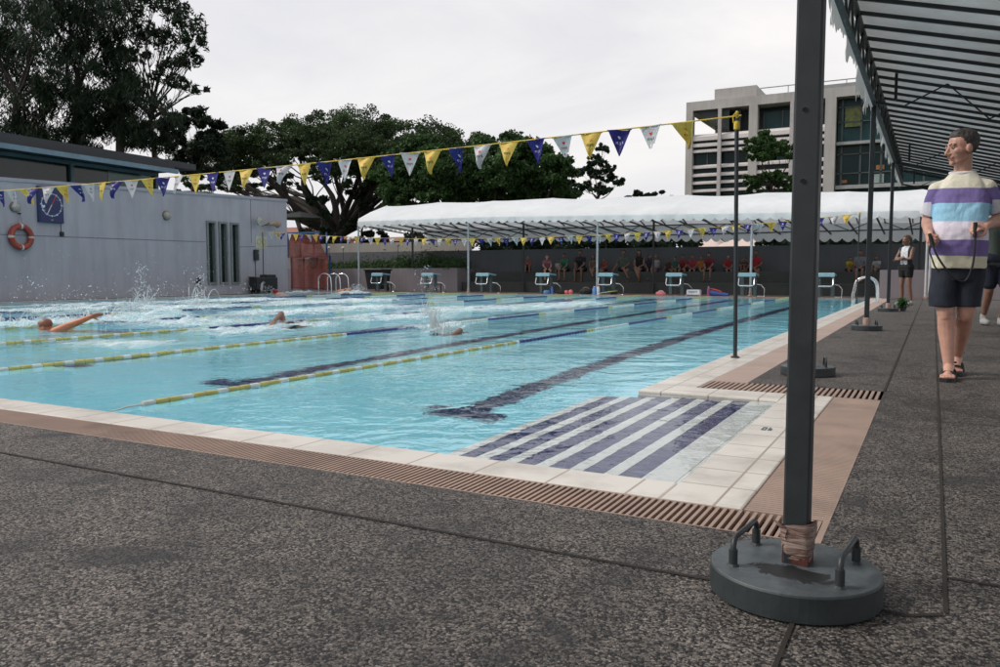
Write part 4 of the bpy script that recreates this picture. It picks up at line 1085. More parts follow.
def foot(mb, ank, toe, s=1.0):
    ank, toe = Vector(ank), Vector(toe); d = (toe - ank); d.z = 0; d.normalize(); l = Vector((-d.y, d.x, 0)); h = toe.z
    heel = Vector((ank.x, ank.y, h)) - d * .045 * s
    cap(mb, ank, heel + Vector((0, 0, .005)), .036 * s, .030 * s); cap(mb, ank, toe - d * .05 * s + Vector((0, 0, .008)), .036 * s, .026 * s); cap(mb, heel, toe - d * .05 * s, .030 * s, .030 * s)
    for i in range(5):
        o_ = (i - 2) * .0165 * s; L = (.012, .022, .02, .014, .006)[i]
        cap(mb, toe - d * .055 * s + l * o_, toe + d * (L - .01) * s + l * o_ * 1.1 + Vector((0, 0, -.004)), .014 * s, .0105 * s, 8)

# ---- the man in the striped shirt
MX, MY = 0.155, 6.62
man = empty("person", (MX, MY, 0), "man in a purple, blue and white striped shirt walking along the deck looking left", "person", rz=PI)
man["pose"] = "walking"
L_ = dict(rsh=(.150, -.005, 1.350), rel=(.208, -.06, 1.135), rwr=(.195, .135, 1.035), lsh=(-.156, -.005, 1.350), lel=(-.245, -.085, 1.135), lwr=(-.150, .125, 1.075),
          rhip=(.085, 0, .90), rkn=(.070, .085, .475), ran=(.036, .095, .085), rto=(.046, .27, .035), lhip=(-.085, 0, .90), lkn=(-.055, .015, .475), lan=(-.022, -.29, .125), lto=(-.012, -.15, .040))
H, Mx = headframe((.012, .015, 1.625), R(58), R(-4), 1.06)
mb = MB()
head(mb, H, Mx, 1.06, (0, -.015, 1.43))
loft(mb, [((0, 0, .86), .13, .10), ((0, 0, .95), .165, .115), ((0, .015, 1.06), .165, .125), ((0, .005, 1.2), .168, .112), ((0, 0, 1.31), .150, .095), ((0, -.01, 1.38), .120, .072), ((0, -.012, 1.43), .065, .055)])
for s_ in ("r", "l"):
    sh, el_, wr = L_[s_ + "sh"], L_[s_ + "el"], L_[s_ + "wr"]
    cap(mb, sh, Vector(sh).lerp(Vector(el_), .5), .056, .049); cap(mb, Vector(sh).lerp(Vector(el_), .5), el_, .049, .040)
    mid = Vector(el_).lerp(Vector(wr), .3); cap(mb, el_, mid, .041, .044); cap(mb, mid, wr, .044, .027)
    hp, kn, an, to = L_[s_ + "hip"], L_[s_ + "kn"], L_[s_ + "an"], L_[s_ + "to"]
    cap(mb, hp, kn, .088, .058); k2 = Vector(kn).lerp(Vector(an), .32) + Vector((0, -.018, 0)); cap(mb, kn, k2, .054, .058); cap(mb, k2, an, .058, .034)
    cap(mb, Vector(kn) + Vector((0, .012, 0)), Vector(kn) + Vector((0, .012, -.03)), .048, .044)
    foot(mb, an, to, 1.05)
do_hand(mb, L_["rwr"], Vector((-.10, .85, -.42)), (-.9, -.05, -.30), -1, 1.05)
do_hand(mb, L_["lwr"], Vector((.62, .62, -.05)), (.35, -.55, -.65), 1, 1.05)
put("body", remesh(mb, .0048, "body", 3), SK_A, man)
# shirt
def shirt_mat():
    m, nt, b, out = new_mat("striped_jersey"); v = nt.nodes.new("ShaderNodeTexCoord").outputs["Object"]
    s = nt.nodes.new("ShaderNodeSeparateXYZ"); nt.links.new(v, s.inputs[0])
    wv = math_(nt, 'MULTIPLY', math_(nt, 'SUBTRACT', noise_(nt, 5, 2, v), 0.5), 0.020)
    # hem sags a little to the wearer's left
    z = math_(nt, 'ADD', math_(nt, 'ADD', s.outputs[2], wv), math_(nt, 'MULTIPLY', s.outputs[0], -0.03))
    t = nt.nodes.new("ShaderNodeMapRange"); t.inputs[1].default_value = .75; t.inputs[2].default_value = 1.5; nt.links.new(z, t.inputs[0])
    cr = nt.nodes.new("ShaderNodeValToRGB"); cr.color_ramp.interpolation = 'CONSTANT'; e = cr.color_ramp.elements
    cream = (0.80, 0.76, 0.63); pur = (0.22, 0.17, 0.40); blu = (0.34, 0.62, 0.82); whi = (0.80, 0.75, 0.86); yel = (0.74, 0.70, 0.54)
    st = [(.0, yel), ((.872 - .75) / .75, pur), ((.983 - .75) / .75, whi), ((1.112 - .75) / .75, blu), ((1.238 - .75) / .75, pur), ((1.345 - .75) / .75, cream)]
    while len(e) < len(st): e.new(.5)
    for k, (p_, c_) in enumerate(st): e[k].position = p_; e[k].color = (*c_, 1)
    nt.links.new(t.outputs[0], cr.inputs[0])
    ax = math_(nt, 'ABSOLUTE', s.outputs[0]); sl = math_(nt, 'GREATER_THAN', ax, math_(nt, 'ADD', math_(nt, 'MULTIPLY', math_(nt, 'SUBTRACT', 1.36, s.outputs[2]), -0.0), 0.188))
    up = math_(nt, 'GREATER_THAN', s.outputs[2], 1.262)
    sc_ = mixc(nt, up, (0.74, 0.72, 0.78), pur); sc_ = mixc(nt, math_(nt, 'GREATER_THAN', s.outputs[2], 1.352), sc_, cream)
    c = mixc(nt, sl, cr.outputs[0], sc_)
    # heathered yarn
    mp = nt.nodes.new("ShaderNodeMapping"); mp.inputs["Scale"].default_value = (60, 60, 240); nt.links.new(v, mp.inputs[0])
    h = ramp(nt, noise_(nt, 1.5, 3, mp.outputs[0], .7), [(0.3, .80), (0.7, 1.14)]); c = mixc(nt, 1.0, c, h, 'MULTIPLY')
    nt.links.new(c, b.inputs["Base Color"]); b.inputs["Roughness"].default_value = .9; b.inputs["Specular IOR Level"].default_value = .2
    mp2 = nt.nodes.new("ShaderNodeMapping"); mp2.inputs["Scale"].default_value = (1.0, 1.0, .45); mp2.inputs["Rotation"].default_value = (0, .5, 0); nt.links.new(v, mp2.inputs[0])
    bump(nt, noise_(nt, 9, 3, mp2.outputs[0], .5, 1.0), b, .6, .03)
    return m
mb = MB()
loft(mb, [((0, .0, .785), .174, .144), ((0, .005, .84), .176, .147), ((0, .022, .95), .177, .154), ((0, .028, 1.06), .174, .154), ((0, .015, 1.2), .175, .136), ((0, .003, 1.30), .172, .118), ((0, -.004, 1.372), .150, .098), ((0, -.008, 1.412), .118, .084), ((0, -.012, 1.45), .088, .072), ((0, -.012, 1.472), .072, .064)], 32, 2.5)
for s_ in ("r", "l"):
    sh, el_ = Vector(L_[s_ + "sh"]), Vector(L_[s_ + "el"]); d = (el_ - sh).normalized(); e = sh + d * .185
    x = d.orthogonal().normalized(); y = d.cross(x)
    cap(mb, (sh.x * .40, -.01, 1.385), sh + Vector((0, 0, 0)), .050, .061)
    mb.rings([[c + (x * math.cos(2 * PI * k / 18) + y * math.sin(2 * PI * k / 18)) * r_ for k in range(18)] for c, r_ in ((sh - d * .050, .030), (sh - d * .034, .052), (sh + d * .02, .062), (sh + d * .10, .063), (e, .068))])
put("striped_shirt", remesh(mb, .006, "striped_shirt", 2, .007, 10), shirt_mat(), man)
mb = MB(); mb.rings([[Vector((.079 * math.cos(a), -.012 + .068 * math.sin(a), 1.464 - .012 * math.sin(a))) + Vector((math.cos(a), math.sin(a), 0)) * .008 * math.cos(q) + Vector((0, 0, .010 * math.sin(q))) for q in [2 * PI * k / 8 for k in range(8)]] for a in [2 * PI * k / 28 for k in range(29)]], caps=False)
mb.build("collar", cloth("collar_white", (.7, .66, .72)), man)
# shorts
mb = MB(); NAVY = cloth("navy_shorts", (.012, .017, .030))
loft(mb, [((0, 0, .70), .150, .120), ((0, 0, .80), .160, .128), ((0, 0, .93), .158, .126)])
for s_, ex, fy in (("r", .115, .075), ("l", -.078, .01)):
    hp = Vector(L_[s_ + "hip"]); mb.rings([[Vector((c[0] + r_ * math.cos(a), c[1] + r_ * 1.02 * math.sin(a), c[2])) for a in [2 * PI * k / 20 for k in range(20)]] for c, r_ in ((hp, .088), ((hp.x * .95, fy * .4, .74), .092), ((ex * .85, fy * .8, .60), .090), ((ex * .78, fy, .515), .090))])
put("shorts", remesh(mb, .007, "shorts", 1, .004, 8), NAVY, man)
# hair and face
def hair_short(mb, H, Mx, s):
    ell(mb, H, Mx, (0, -.026, .056), (.080, .092, .082), s)
    ell(mb, H, Mx, (0, .010, .088), (.060, .062, .046), s)
    for x in (-1, 1): ell(mb, H, Mx, (x * .052, -.030, .018), (.028, .052, .050), s)
mb = MB(); hair_short(mb, H, Mx, 1.06); put("hair", remesh(mb, .005, "hair", 1, .004, 70), HAIRG, man)
mb = MB()
for x in (-1, 1): mb.ball(H((x * .029, .0725, .010)), .0125, 12, 8)
eyes = mb.build("eyes", M("eye_white", (.34, .28, .25), .4), man)
mb = MB()
for x in (-1, 1): mb.ball(H((x * .029, .0812, .009)), .0066, 10, 6)
mb.build("iris", M("iris", (.02, .015, .012), .2), eyes)
mb = MB()
for x in (-1, 1): mb.tube([H((x * .012, .090, .028)), H((x * .03, .088, .034)), H((x * .048, .074, .028))], .0042, 6)
mb.build("eyebrows", HAIRD, man)
mb = MB(); mb.tube([H((-.021, .083, -.0545)), H((-.008, .0905, -.052)), H((.008, .0905, -.052)), H((.021, .083, -.0545))], .0045, 6); mb.build("lips", M("lips", (.30, .09, .08), .45), man)
# sandals
for s_ in ("r", "l"):
    an, to = Vector(L_[s_ + "an"]), Vector(L_[s_ + "to"]); d = Vector((to.x - an.x, to.y - an.y, 0)).normalized(); l = Vector((-d.y, d.x, 0)); z0 = to.z - .035
    t_ = empty("sandal", (0, 0, 0), None, None); t_.parent = man
    mb = MB(); poly = []
    for u, w_ in ((-.075, .028), (-.05, .036), (0, .036), (.06, .04), (.13, .049), (.18, .047), (.215, .03), (.225, .0)): poly.append((u, w_))
    P_ = [an + d * u + l * w_ for u, w_ in poly] + [an + d * u - l * w_ for u, w_ in reversed(poly[:-1])]
    tilt = (lambda q: 0) if s_ == "r" else (lambda q: .0)
    mb.rings([[Vector((q.x, q.y, z0 + dz)) for q in P_] for dz in (0.001, .026)], smooth=False); mb.build("sole", BLACKR, t_)
    mb = MB()
    for u, hz, w_ in ((.055, .060, .046), (.115, .045, .052), (.0, .075, .046)):
        c = an + d * u; mb.tube([Vector((c.x, c.y, z0 + .022)) + l * w_ * math.cos(a) + Vector((0, 0, hz * math.sin(a))) for a in [PI * q / 10 for q in range(11)]], .0085, 6)
    mb.tube([Vector(((an - d * .05).x, (an - d * .05).y, an.z + .03)) + l * .04 * math.cos(a) - d * .03 * math.sin(a) for a in [PI * q / 8 for q in range(9)]], .008, 6)
    mb.build("strap", BLACKR, t_)
# the cord he holds
def wp(p): return Vector((MX - p[0], MY - p[1], p[2]))
rh, lh = Vector((.178, .225, .985)), Vector((-.085, .195, 1.055))
c = empty("cord", (MX, MY - .2, .9), "black cord with grips held in both hands of the man in the striped shirt", "cord")
co = (MX, MY - .2, .9)
for hnd, dr in ((rh, Vector((-.25, .1, -1))), (lh, Vector((0, .05, -1)))):
    dr.normalize(); mb = MB(co); mb.tube([wp(hnd - dr * .045), wp(hnd + dr * .055)], .0135, 10); mb.build("grip", BLACKR, c)
mb = MB(co)
pts = [wp(rh)]; A, Bq = rh, lh
ctrl = [rh, Vector((.15, .245, .90)), Vector((.10, .245, .81)), Vector((.03, .22, .72)), Vector((-.04, .20, .70)), Vector((-.078, .205, .80)), Vector((-.088, .205, .93)), lh]
def catmull(cp, n=8):
    cp = [cp[0]] + cp + [cp[-1]]; o_ = []
    for i in range(1, len(cp) - 2):
        for q in range(n):
            t = q / n; a, b2, c2, d2 = cp[i - 1], cp[i], cp[i + 1], cp[i + 2]
            o_.append(0.5 * ((2 * b2) + (c2 - a) * t + (2 * a - 5 * b2 + 4 * c2 - d2) * t * t + (3 * b2 - a - 3 * c2 + d2) * t ** 3))
    return o_ + [cp[-2]]
mb.tube([wp(p) for p in catmull(ctrl)], .007, 8); mb.tube([wp(rh), wp((.185, .23, .90)), wp((.15, .24, .80)), wp((.12, .235, .76))], .006, 6); mb.build("line", BLACKR, c)

# ---- generic smaller figures
def figure(J, key, voxel, hs=1.0, yaw=0.0, pitch=0.0, long_hair=False, sleeves=True, shorts_len=.55, pony=False, fat=1.0, shoes=None):
    """returns the meshes of a posed figure: body, top, shorts, hair"""
    J = {k: Vector(v) for k, v in J.items()}
    H, Mx = headframe(J["head"], yaw, pitch, hs); out = {}
    mb = MB(); head(mb, H, Mx, hs, J["neck"])
    pel, ch, nk = J["pelvis"], J["chest"], J["neck"]
    def torso(mb, f):
        cap(mb, J["rhip"], J["lhip"], .10 * f * fat, .10 * f * fat); 
        for k in range(4):
            t = k / 4; a = pel.lerp(ch, t); b2 = pel.lerp(ch, t + .25)
            for sx in (-1, 1):
                off = Vector((sx * .055 * fat, 0, 0)); cap(mb, a + off, b2 + off * (1 + .25 * t), .088 * f * fat, .088 * f * fat)
        cap(mb, J["rsh"].lerp(ch, .25), J["lsh"].lerp(ch, .25), .066 * f, .066 * f); cap(mb, ch, nk, .085 * f, .055 * f)
    torso(mb, 1.0)
    for s_ in "rl":
        sh, el_, wr = J[s_ + "sh"], J[s_ + "el"], J[s_ + "wr"]
        cap(mb, sh, el_, .048, .037); cap(mb, el_, wr, .038, .025); d = (wr - el_).normalized()
        cap(mb, wr, wr + d * .07, .026, .024); 
        for q in (-.018, -.006, .006, .018):
            sd = d.orthogonal().normalized() * q; cap(mb, wr + d * .06 + sd, wr + d * .135 + sd * 1.4 + Vector((0, 0, -.02)), .011, .009, 8)
        cap(mb, wr + d * .03, wr + d * .075 + Vector((0, .0, .03)), .013, .010, 8)
        hp, kn, an, to = J[s_ + "hip"], J[s_ + "kn"], J[s_ + "an"], J[s_ + "to"]
        cap(mb, hp, kn, .082, .054); k2 = kn.lerp(an, .3); cap(mb, kn, k2, .052, .053); cap(mb, k2, an, .053, .034); cap(mb, an, an + Vector((0, 0, to.z - an.z)), .036, .034); cap(mb, an + Vector((0, 0, (to.z - an.z) * .8)), to, .035, .026)
    out["body"] = remesh(mb, voxel, "body_" + key, 1)
    mb = MB(); torso(mb, 1.14)
    if sleeves:
        for s_ in "rl": cap(mb, J[s_ + "sh"], J[s_ + "sh"].lerp(J[s_ + "el"], .5), .064, .062)
    out["top"] = remesh(mb, voxel, "top_" + key, 1)
    mb = MB(); cap(mb, J["rhip"] + Vector((0, 0, .02)), J["lhip"] + Vector((0, 0, .02)), .120 * fat, .120 * fat)
    for s_ in "rl": cap(mb, J[s_ + "hip"], J[s_ + "hip"].lerp(J[s_ + "kn"], shorts_len), .105, .088)
    out["shorts"] = remesh(mb, voxel, "shorts_" + key, 1)
    mb = MB(); hair_short(mb, H, Mx, hs)
    if long_hair:
        ell(mb, H, Mx, (0, -.07, -.02), (.075, .045, .13), hs)
        for x in (-1, 1): ell(mb, H, Mx, (x * .07, -.02, -.05), (.025, .045, .12), hs)
    if pony: ell(mb, H, Mx, (0, -.13, .03), (.03, .035, .06), hs); ell(mb, H, Mx, (0, -.14, -.04), (.022, .022, .07), hs)
    out["hair"] = remesh(mb, min(voxel, .012), "hair_" + key, 1, .003, 40)
    if shoes:
        mb = MB()
        for s_ in "rl":
            an, to = J[s_ + "an"], J[s_ + "to"]; cap(mb, Vector((an.x, an.y, to.z + .01)), to, .048, .040); cap(mb, an, Vector((an.x, an.y, to.z)), .045, .045)
        out["shoes"] = remesh(mb, min(voxel, .012), "shoes_" + key, 1)
    return out
def person(loc, rz, s, F, cols, label, group=None):
    t = empty("person", loc, label, "person", group, rz=rz); t.scale = (s, s, s)
    put("body", F["body"], cols[0], t); put("top", F["top"], cols[1], t); put("shorts", F["shorts"], cols[2], t); put("hair", F["hair"], cols[3], t)
    if "shoes" in F: put("shoes", F["shoes"], cols[4] if len(cols) > 4 else cloth("shoe_white", (.6, .6, .6)), t)
    return t
def seated(lean=.06, arms="lap", legs="down", spread=.11, headdx=0.0):
    J = dict(pelvis=(0, 0, .52), rhip=(.09, .02, .50), lhip=(-.09, .02, .50), chest=(0, lean, .88), neck=(0, lean + .02, 1.0), head=(headdx, lean + .07, 1.155), rsh=(.165, lean, .94), lsh=(-.165, lean, .94))
    if legs == "down": J.update(rkn=(spread, .42, .50), lkn=(-spread, .42, .50), ran=(spread - .01, .44, .09), lan=(-spread + .01, .40, .09), rto=(spread, .58, .035), lto=(-spread, .54, .035))
    if legs == "crossed": J.update(rkn=(.06, .43, .56), lkn=(-.10, .42, .50), ran=(-.10, .52, .22), lan=(-.09, .40, .09), rto=(-.14, .66, .19), lto=(-.09, .54, .035))
    if legs == "up": J.update(rkn=(.10, .30, .82), lkn=(-.10, .28, .80), ran=(.12, .50, .47), lan=(-.08, .48, .47), rto=(.13, .62, .44), lto=(-.08, .60, .44))
    if arms == "lap": J.update(rel=(.20, .12, .70), lel=(-.20, .12, .70), rwr=(.07, .30, .61), lwr=(-.07, .30, .61))
    if arms == "knees": J.update(rel=(.19, lean + .14, .70), lel=(-.19, lean + .14, .70), rwr=(.10, .40, .60), lwr=(-.10, .40, .60))
    if arms == "side": J.update(rel=(.25, .02, .70), lel=(-.20, .12, .72), rwr=(.38, .06, .52), lwr=(-.04, .30, .62))
    if arms == "up": J.update(rel=(.20, lean + .2, .80), lel=(-.20, lean + .2, .80), rwr=(.07, lean + .40, .84), lwr=(-.06, lean + .38, .84))
    return J
V = .017
SEAT = [figure(seated(.05, "lap"), "sit_a", V), figure(seated(.16, "knees", spread=.14), "sit_b", V, pitch=-.2), figure(seated(.03, "side", "crossed"), "sit_c", V, yaw=.4), figure(seated(.08, "lap", "crossed"), "sit_d", V, long_hair=True, sleeves=False, shorts_len=.4),
        figure(seated(.12, "up", "up"), "sit_e", V, yaw=-.4), figure(seated(.06, "knees", spread=.09), "sit_f", V, long_hair=True, yaw=-.3)]
def ch(n, c): return cloth(n, c)
DK = ch("black", (.012, .012, .014)); NV = ch("navy", (.015, .02, .05)); DG = ch("dark_grey", (.04, .04, .045)); BLS = ch("blue", (.03, .05, .16))
spec = [  # px, head y, figure, colours (skin, top, shorts, hair), rz jitter, label
    (527, 258, 4, SK_B, ch("salmon", (.38, .09, .08)), DK, HAIRD, .5, "spectator in a salmon shirt hugging raised knees, leftmost on the seating"),
    (546, 257, 1, SK_A, ch("pink", (.50, .20, .26)), DG, HAIRB, .6, "bent forward spectator with light brown hair and a pink top"),
    (558.5, 261, 0, SK_B, ch("white", (.55, .55, .55)), DG, HAIRD, .2, "child spectator in a white shirt left of the man in green"),
    (566, 256, 1, SK_B, ch("green", (.03, .22, .12)), DK, HAIRD, -.1, "spectator in a green shirt sitting with hands near the knees"),
    (582, 253, 1, SK_C, ch("dark_navy", (.018, .02, .035)), DK, HAIRD, .0, "spectator in a dark navy shirt right of the man in green"),
    (593.5, 257, 3, SK_B, ch("beige", (.22, .17, .13)), DG, HAIRD, .1, "long haired spectator in a beige top left of a pale tent post"),
    (605, 260, 2, SK_B, ch("orange_red", (.42, .06, .03)), DK, HAIRD, -.3, "child spectator in an orange red shirt leaning on one arm"),
    (623, 253, 2, SK_B, ch("grey_green", (.13, .17, .14)), DK, HAIRD, .5, "woman spectator in a grey green top and black shorts"),
    (640, 253, 3, SK_B, ch("black_top", (.014, .015, .02)), NV, HAIRD, .0, "long haired woman spectator in a black sleeveless top"),
    (649.5, 257, 5, SK_B, ch("navy_top", (.02, .025, .07)), NV, HAIRD, .3, "spectator in navy between the woman in black and the one in white"),
    (656.5, 257, 3, SK_B, ch("white_vest", (.55, .52, .54)), BLS, HAIRB, -.2, "spectator in a white vest and blue shorts with light hair"),
    (668.5, 265, 2, SK_C, ch("brown", (.09, .045, .03)), DK, HAIRD, .6, "small child spectator in brown leaning back left of the one in teal"),
    (675.5, 259, 0, SK_B, ch("teal", (.03, .14, .12)), DG, HAIRD, .0, "spectator in a teal top behind the third starting block from the right"),
    (684, 257, 1, SK_B, ch("dark_red", (.26, .02, .02)), DK, HAIRD, .0, "spectator in a dark red shirt just right of the one in teal"),
    (692.5, 257, 0, SK_B, ch("rose_red", (.42, .03, .06)), DK, HAIRD, .2, "spectator in a rose red shirt left of the one in orange"),
    (701.5, 258, 2, SK_B, ch("orange", (.62, .20, .02)), DK, HAIRD, .2, "spectator in a bright orange shirt with crossed legs"),
    (710.5, 255, 1, SK_B, ch("maroon", (.25, .02, .035)), DG, HAIRD, -.1, "taller spectator in a maroon shirt right of the one in orange"),
    (727.5, 257, 0, SK_B, ch("red", (.40, .02, .03)), BLS, HAIRD, .4, "spectator in a red shirt and blue shorts beside the slim flag pole"),
    (746, 261, 0, SK_C, ch("dark_check", (.05, .05, .05)), DK, HAIRD, .0, "dark haired child spectator in dark clothes left of a pale tent post"),
    (742, 268, 4, SK_C, ch("dim", (.06, .04, .035)), DK, HAIRD, .3, "smallest child spectator crouching low behind a starting block"),
    (756, 253, 2, SK_C, ch("bright_red", (.50, .02, .03)), DK, HAIRD, .2, "broad spectator in a bright red shirt right of a pale tent post"),
    (848.5, 260, 1, SK_B, ch("yellow", (.55, .42, .03)), DK, HAIRD, .5, "spectator in a yellow shirt at the right end of the seating"),
    (860.5, 253, 0, SK_B, ch("pale_grey", (.30, .33, .38)), DG, HAIRD, .0, "spectator in a pale grey blue shirt beside the one in yellow"),
    (877.5, 258, 5, SK_B, ch("off_white", (.55, .56, .58)), DG, HAIRD, -.4, "rightmost seated spectator in an off white shirt, left of the woman with crossed arms")]
for px, hy, fi, sk, top, sho, hair, rj, lab in spec:
    p = at(px, hy, 30.35); zs = .40 if fi != 4 else .40
    s = max(.62, min(1.04, (p.z - .40 + .03) / 1.19))
    zb = .82 - .42 * s if True else zs
    s = max(.6, min(1.04, (p.z - .82) / (1.155 - .42)))
    person((p.x, 30.38, .82 - .42 * s), PI + rj, s, SEAT[fi], (sk, top, sho, hair), lab, "spectators seated on the concrete steps")
# woman with crossed arms
J = dict(pelvis=(0, 0, .90), rhip=(.085, 0, .88), lhip=(-.085, 0, .88), chest=(0, -.01, 1.26), neck=(0, -.01, 1.38), head=(0, .02, 1.53), rsh=(.155, -.01, 1.33), lsh=(-.155, -.01, 1.33), rel=(.20, .10, 1.10), lel=(-.20, .10, 1.10), rwr=(-.05, .20, 1.12), lwr=(.06, .17, 1.08),
         rkn=(.085, .03, .47), lkn=(-.10, .0, .47), ran=(.09, -.02, .08), lan=(-.13, -.06, .08), rto=(.11, .14, .03), lto=(-.17, .09, .03))
F = figure(J, "stand_girl", .011, yaw=.15, pony=True, sleeves=False, shorts_len=.42, fat=.95, shoes=True)
def vest_mat():
    m, nt, b, out = new_mat("vest_white_navy"); v = nt.nodes.new("ShaderNodeTexCoord").outputs["Object"]; s = nt.nodes.new("ShaderNodeSeparateXYZ"); nt.links.new(v, s.inputs[0])
    a = math_(nt, 'MAXIMUM', math_(nt, 'GREATER_THAN', math_(nt, 'ABSOLUTE', s.outputs[0]), .095), math_(nt, 'LESS_THAN', s.outputs[2], .93)); n = noise_(nt, 20, 3, v)
    nt.links.new(mixc(nt, a, ramp(nt, n, [(.3, (.55, .55, .58)), (.7, (.72, .72, .74))]), (.02, .02, .035)), b.inputs["Base Color"]); b.inputs["Roughness"].default_value = .8; return m
person((-.58, 21.45, 0), PI - R(-38) - R(76), 1.0, F, (SK_B, vest_mat(), DK, HAIRB), "woman with crossed arms in a white and navy vest beside the farthest post")
J2 = dict(J); J2.update(rel=(.22, -.03, 1.08), lel=(-.22, .0, 1.08), rwr=(.22, .12, .88), lwr=(-.22, .10, .86), lkn=(-.08, .12, .48), lan=(-.08, -.02, .09), lto=(-.08, .14, .035), rkn=(.08, -.02, .47), ran=(.08, -.18, .13), rto=(.08, -.04, .04))
F2 = figure(J2, "walker", .012, yaw=.2, shorts_len=.75, shoes=True)
person((.80, 13.5, 0), PI + .3, 1.05, F2, (SK_B, ch("green_grey", (.13, .17, .15)), NV, HAIRD, cloth("shoe_white", (.6, .6, .6))), "person in navy shorts and pale shoes walking behind the man in stripes")
person((1.02, 11.9, 0), PI - .1, 1.06, F2, (SK_B, ch("pale_shirt", (.36, .38, .38)), DK, HAIRD, DG), "person in a pale grey shirt and black shorts at the right edge behind the man")

# ------------------------------------------------------------------ swimmers
def swimmer(name_lab, loc, rz, parts, skin, capm=None, hs=.95, hc=(0, 0, .02), yaw=0, pitch=-.6, arm=None):
    t = empty("person", loc, name_lab, "person", "swimmers in the pool", rz=rz)
    mb = MB(); H, Mx = headframe(hc, yaw, pitch, hs)
    head(mb, H, Mx, hs, Vector(hc) + Vector((0, -.13, -.09)))
    for a, b_, ra, rb in parts: cap(mb, a, b_, ra, rb)
    if arm:
        for w, f, p, sd, cu in arm: do_hand(mb, w, f, p, sd, cu)
    put("body", remesh(mb, .009, "swimmer", 1), skin, t)
    mb = MB(); ell(mb, H, Mx, (0, -.022, .052), (.081, .097, .082), hs); ell(mb, H, Mx, (0, .02, .085), (.058, .06, .044), hs)
    put("swim_cap" if capm else "hair", remesh(mb, .009, "swim_cap", 1), capm or HAIRD, t)
    return t
sp = at(52, 328, 7.0); G = lambda px, py: (lambda d: Vector((d.x * (-CAMZ / d.z), d.y * (-CAMZ / d.z), 0)))(_f + _r * ((px - 500) / FPX) - _u * ((py - 333.5) / FPX))
# butterfly: swims along the lane to the left of the picture, near arm sweeping back and up
g0 = G(50, 329)
# local: forward +Y ; rz chosen so that the swimmer heads towards the near end
but = swimmer("butterfly swimmer with one arm raised out of the foam at the left", (g0.x, g0.y, -.17), R(118), [
    ((0, -.12, .02), (0, -.55, -.06), .12, .12), ((-.16, -.16, .05), (.16, -.16, .05), .085, .085), ((0, -.5, -.06), (0, -1.3, -.22), .11, .06), ((-.07, -.2, -.02), (-.07, -.55, -.08), .11, .10), ((.07, -.2, -.02), (.07, -.55, -.08), .11, .10),
    ((-.17, -.16, .14), (-.24, -.40, .24), .062, .050), ((-.24, -.40, .24), (-.26, -.50, .27), .048, .046), ((-.26, -.50, .27), (-.27, -.70, .35), .045, .031),
    ((.18, -.16, .04), (.40, -.08, .06), .052, .044), ((.40, -.08, .06), (.60, .02, -.03), .040, .026)],
    SKIN("red_tan", (.48, .15, .07)), M("cap_rust", (.20, .07, .04), .5), .95, (0, .06, .18), 0, -.35, [((-.27, -.70, .35), (-.05, -1, .30), (-.6, .1, -.8), 1, .10)])
c_ = cloth("red_cap", (.55, .02, .02))
g0 = G(291, 327); swimmer("front crawl swimmer with a bent elbow above the water in the middle lanes", (g0.x, g0.y, -.05), R(200), [((0, -.12, 0), (0, -.6, -.06), .12, .11), ((.16, -.14, .02), (.24, -.22, .22), .055, .045), ((.24, -.22, .22), (.20, .10, .14), .04, .026)], SK_B, None, .95, (0, .02, 0), 0.5, -.5, [((.20, .10, .14), (-.1, 1, -.5), (0, -.2, -1), -1, .15)])
g0 = G(437, 333); swimmer("swimmer with dark hair almost hidden in spray in the third lane", (g0.x, g0.y, -.13), R(180), [((0, -.12, -.03), (0, -.6, -.1), .12, .11), ((-.16, -.14, 0), (-.28, -.1, .16), .05, .04), ((-.28, -.1, .16), (-.2, .2, .02), .038, .025)], SK_B, None, .95, (0, .02, -.0), 0, -.7)
g0 = G(350, 294); swimmer("swimmer turning with bare back showing near the far left ladder", (g0.x, g0.y, -.02), R(260), [((0, -.1, .08), (0, -.6, .05), .15, .13), ((.16, -.14, .06), (.30, .12, .20), .06, .048), ((.30, .12, .20), (.25, .42, -.05), .045, .028)], SKIN("orange_tan", (.46, .20, .12)), None, .95, (0, .12, .03), 0, -.8)
g0 = G(263, 292.5); g0 = Vector((-20.6, 21.4, 0)); swimmer("swimmer in a red cap near the white building", (g0.x, g0.y, -.03), R(100), [((0, -.12, 0), (0, -.5, -.08), .12, .11), ((.16, -.14, .02), (.3, 0, .06), .05, .04)], SK_A, c_, 1.1, (0, .02, .06), 0, 0)

# ------------------------------------------------------------------ white water
def foam(c, a, b_, rot, seed, amp=.05):
    n = 90; me = bpy.data.meshes.new("splash"); vs = []; uvv = []
    for j in range(n + 1):
        for i in range(n + 1):
            u, v = 2 * i / n - 1, 2 * j / n - 1; r_ = math.hypot(u, v)
            x = c[0] + (u * a * math.cos(rot) - v * b_ * math.sin(rot)); y = c[1] + (u * a * math.sin(rot) + v * b_ * math.cos(rot))
            q = Vector((x * 1.7 + seed, y * 1.7, seed)); e = max(0, 1 - r_ * r_)
            h = abs(mnoise.noise(q)) * 1.2 + .6 * abs(mnoise.noise(q * 2.7)) + .45 * abs(mnoise.noise(q * 6.5))
            x = min(max(x, X0 + .02), X1 - .02); y = min(max(y, Y0 + .02), Y1 - .02)
            vs.append((x, y, WZ + .006 + amp * h * e ** .8)); uvv.append(e - .5 + (-.9 if e == 0 else 0))
    fs = [(j * (n + 1) + i, j * (n + 1) + i + 1, (j + 1) * (n + 1) + i + 1, (j + 1) * (n + 1) + i) for j in range(n) for i in range(n)]
    return vs, fs, uvv
allv, allf, allu = [], [], []
g = random.Random(9)
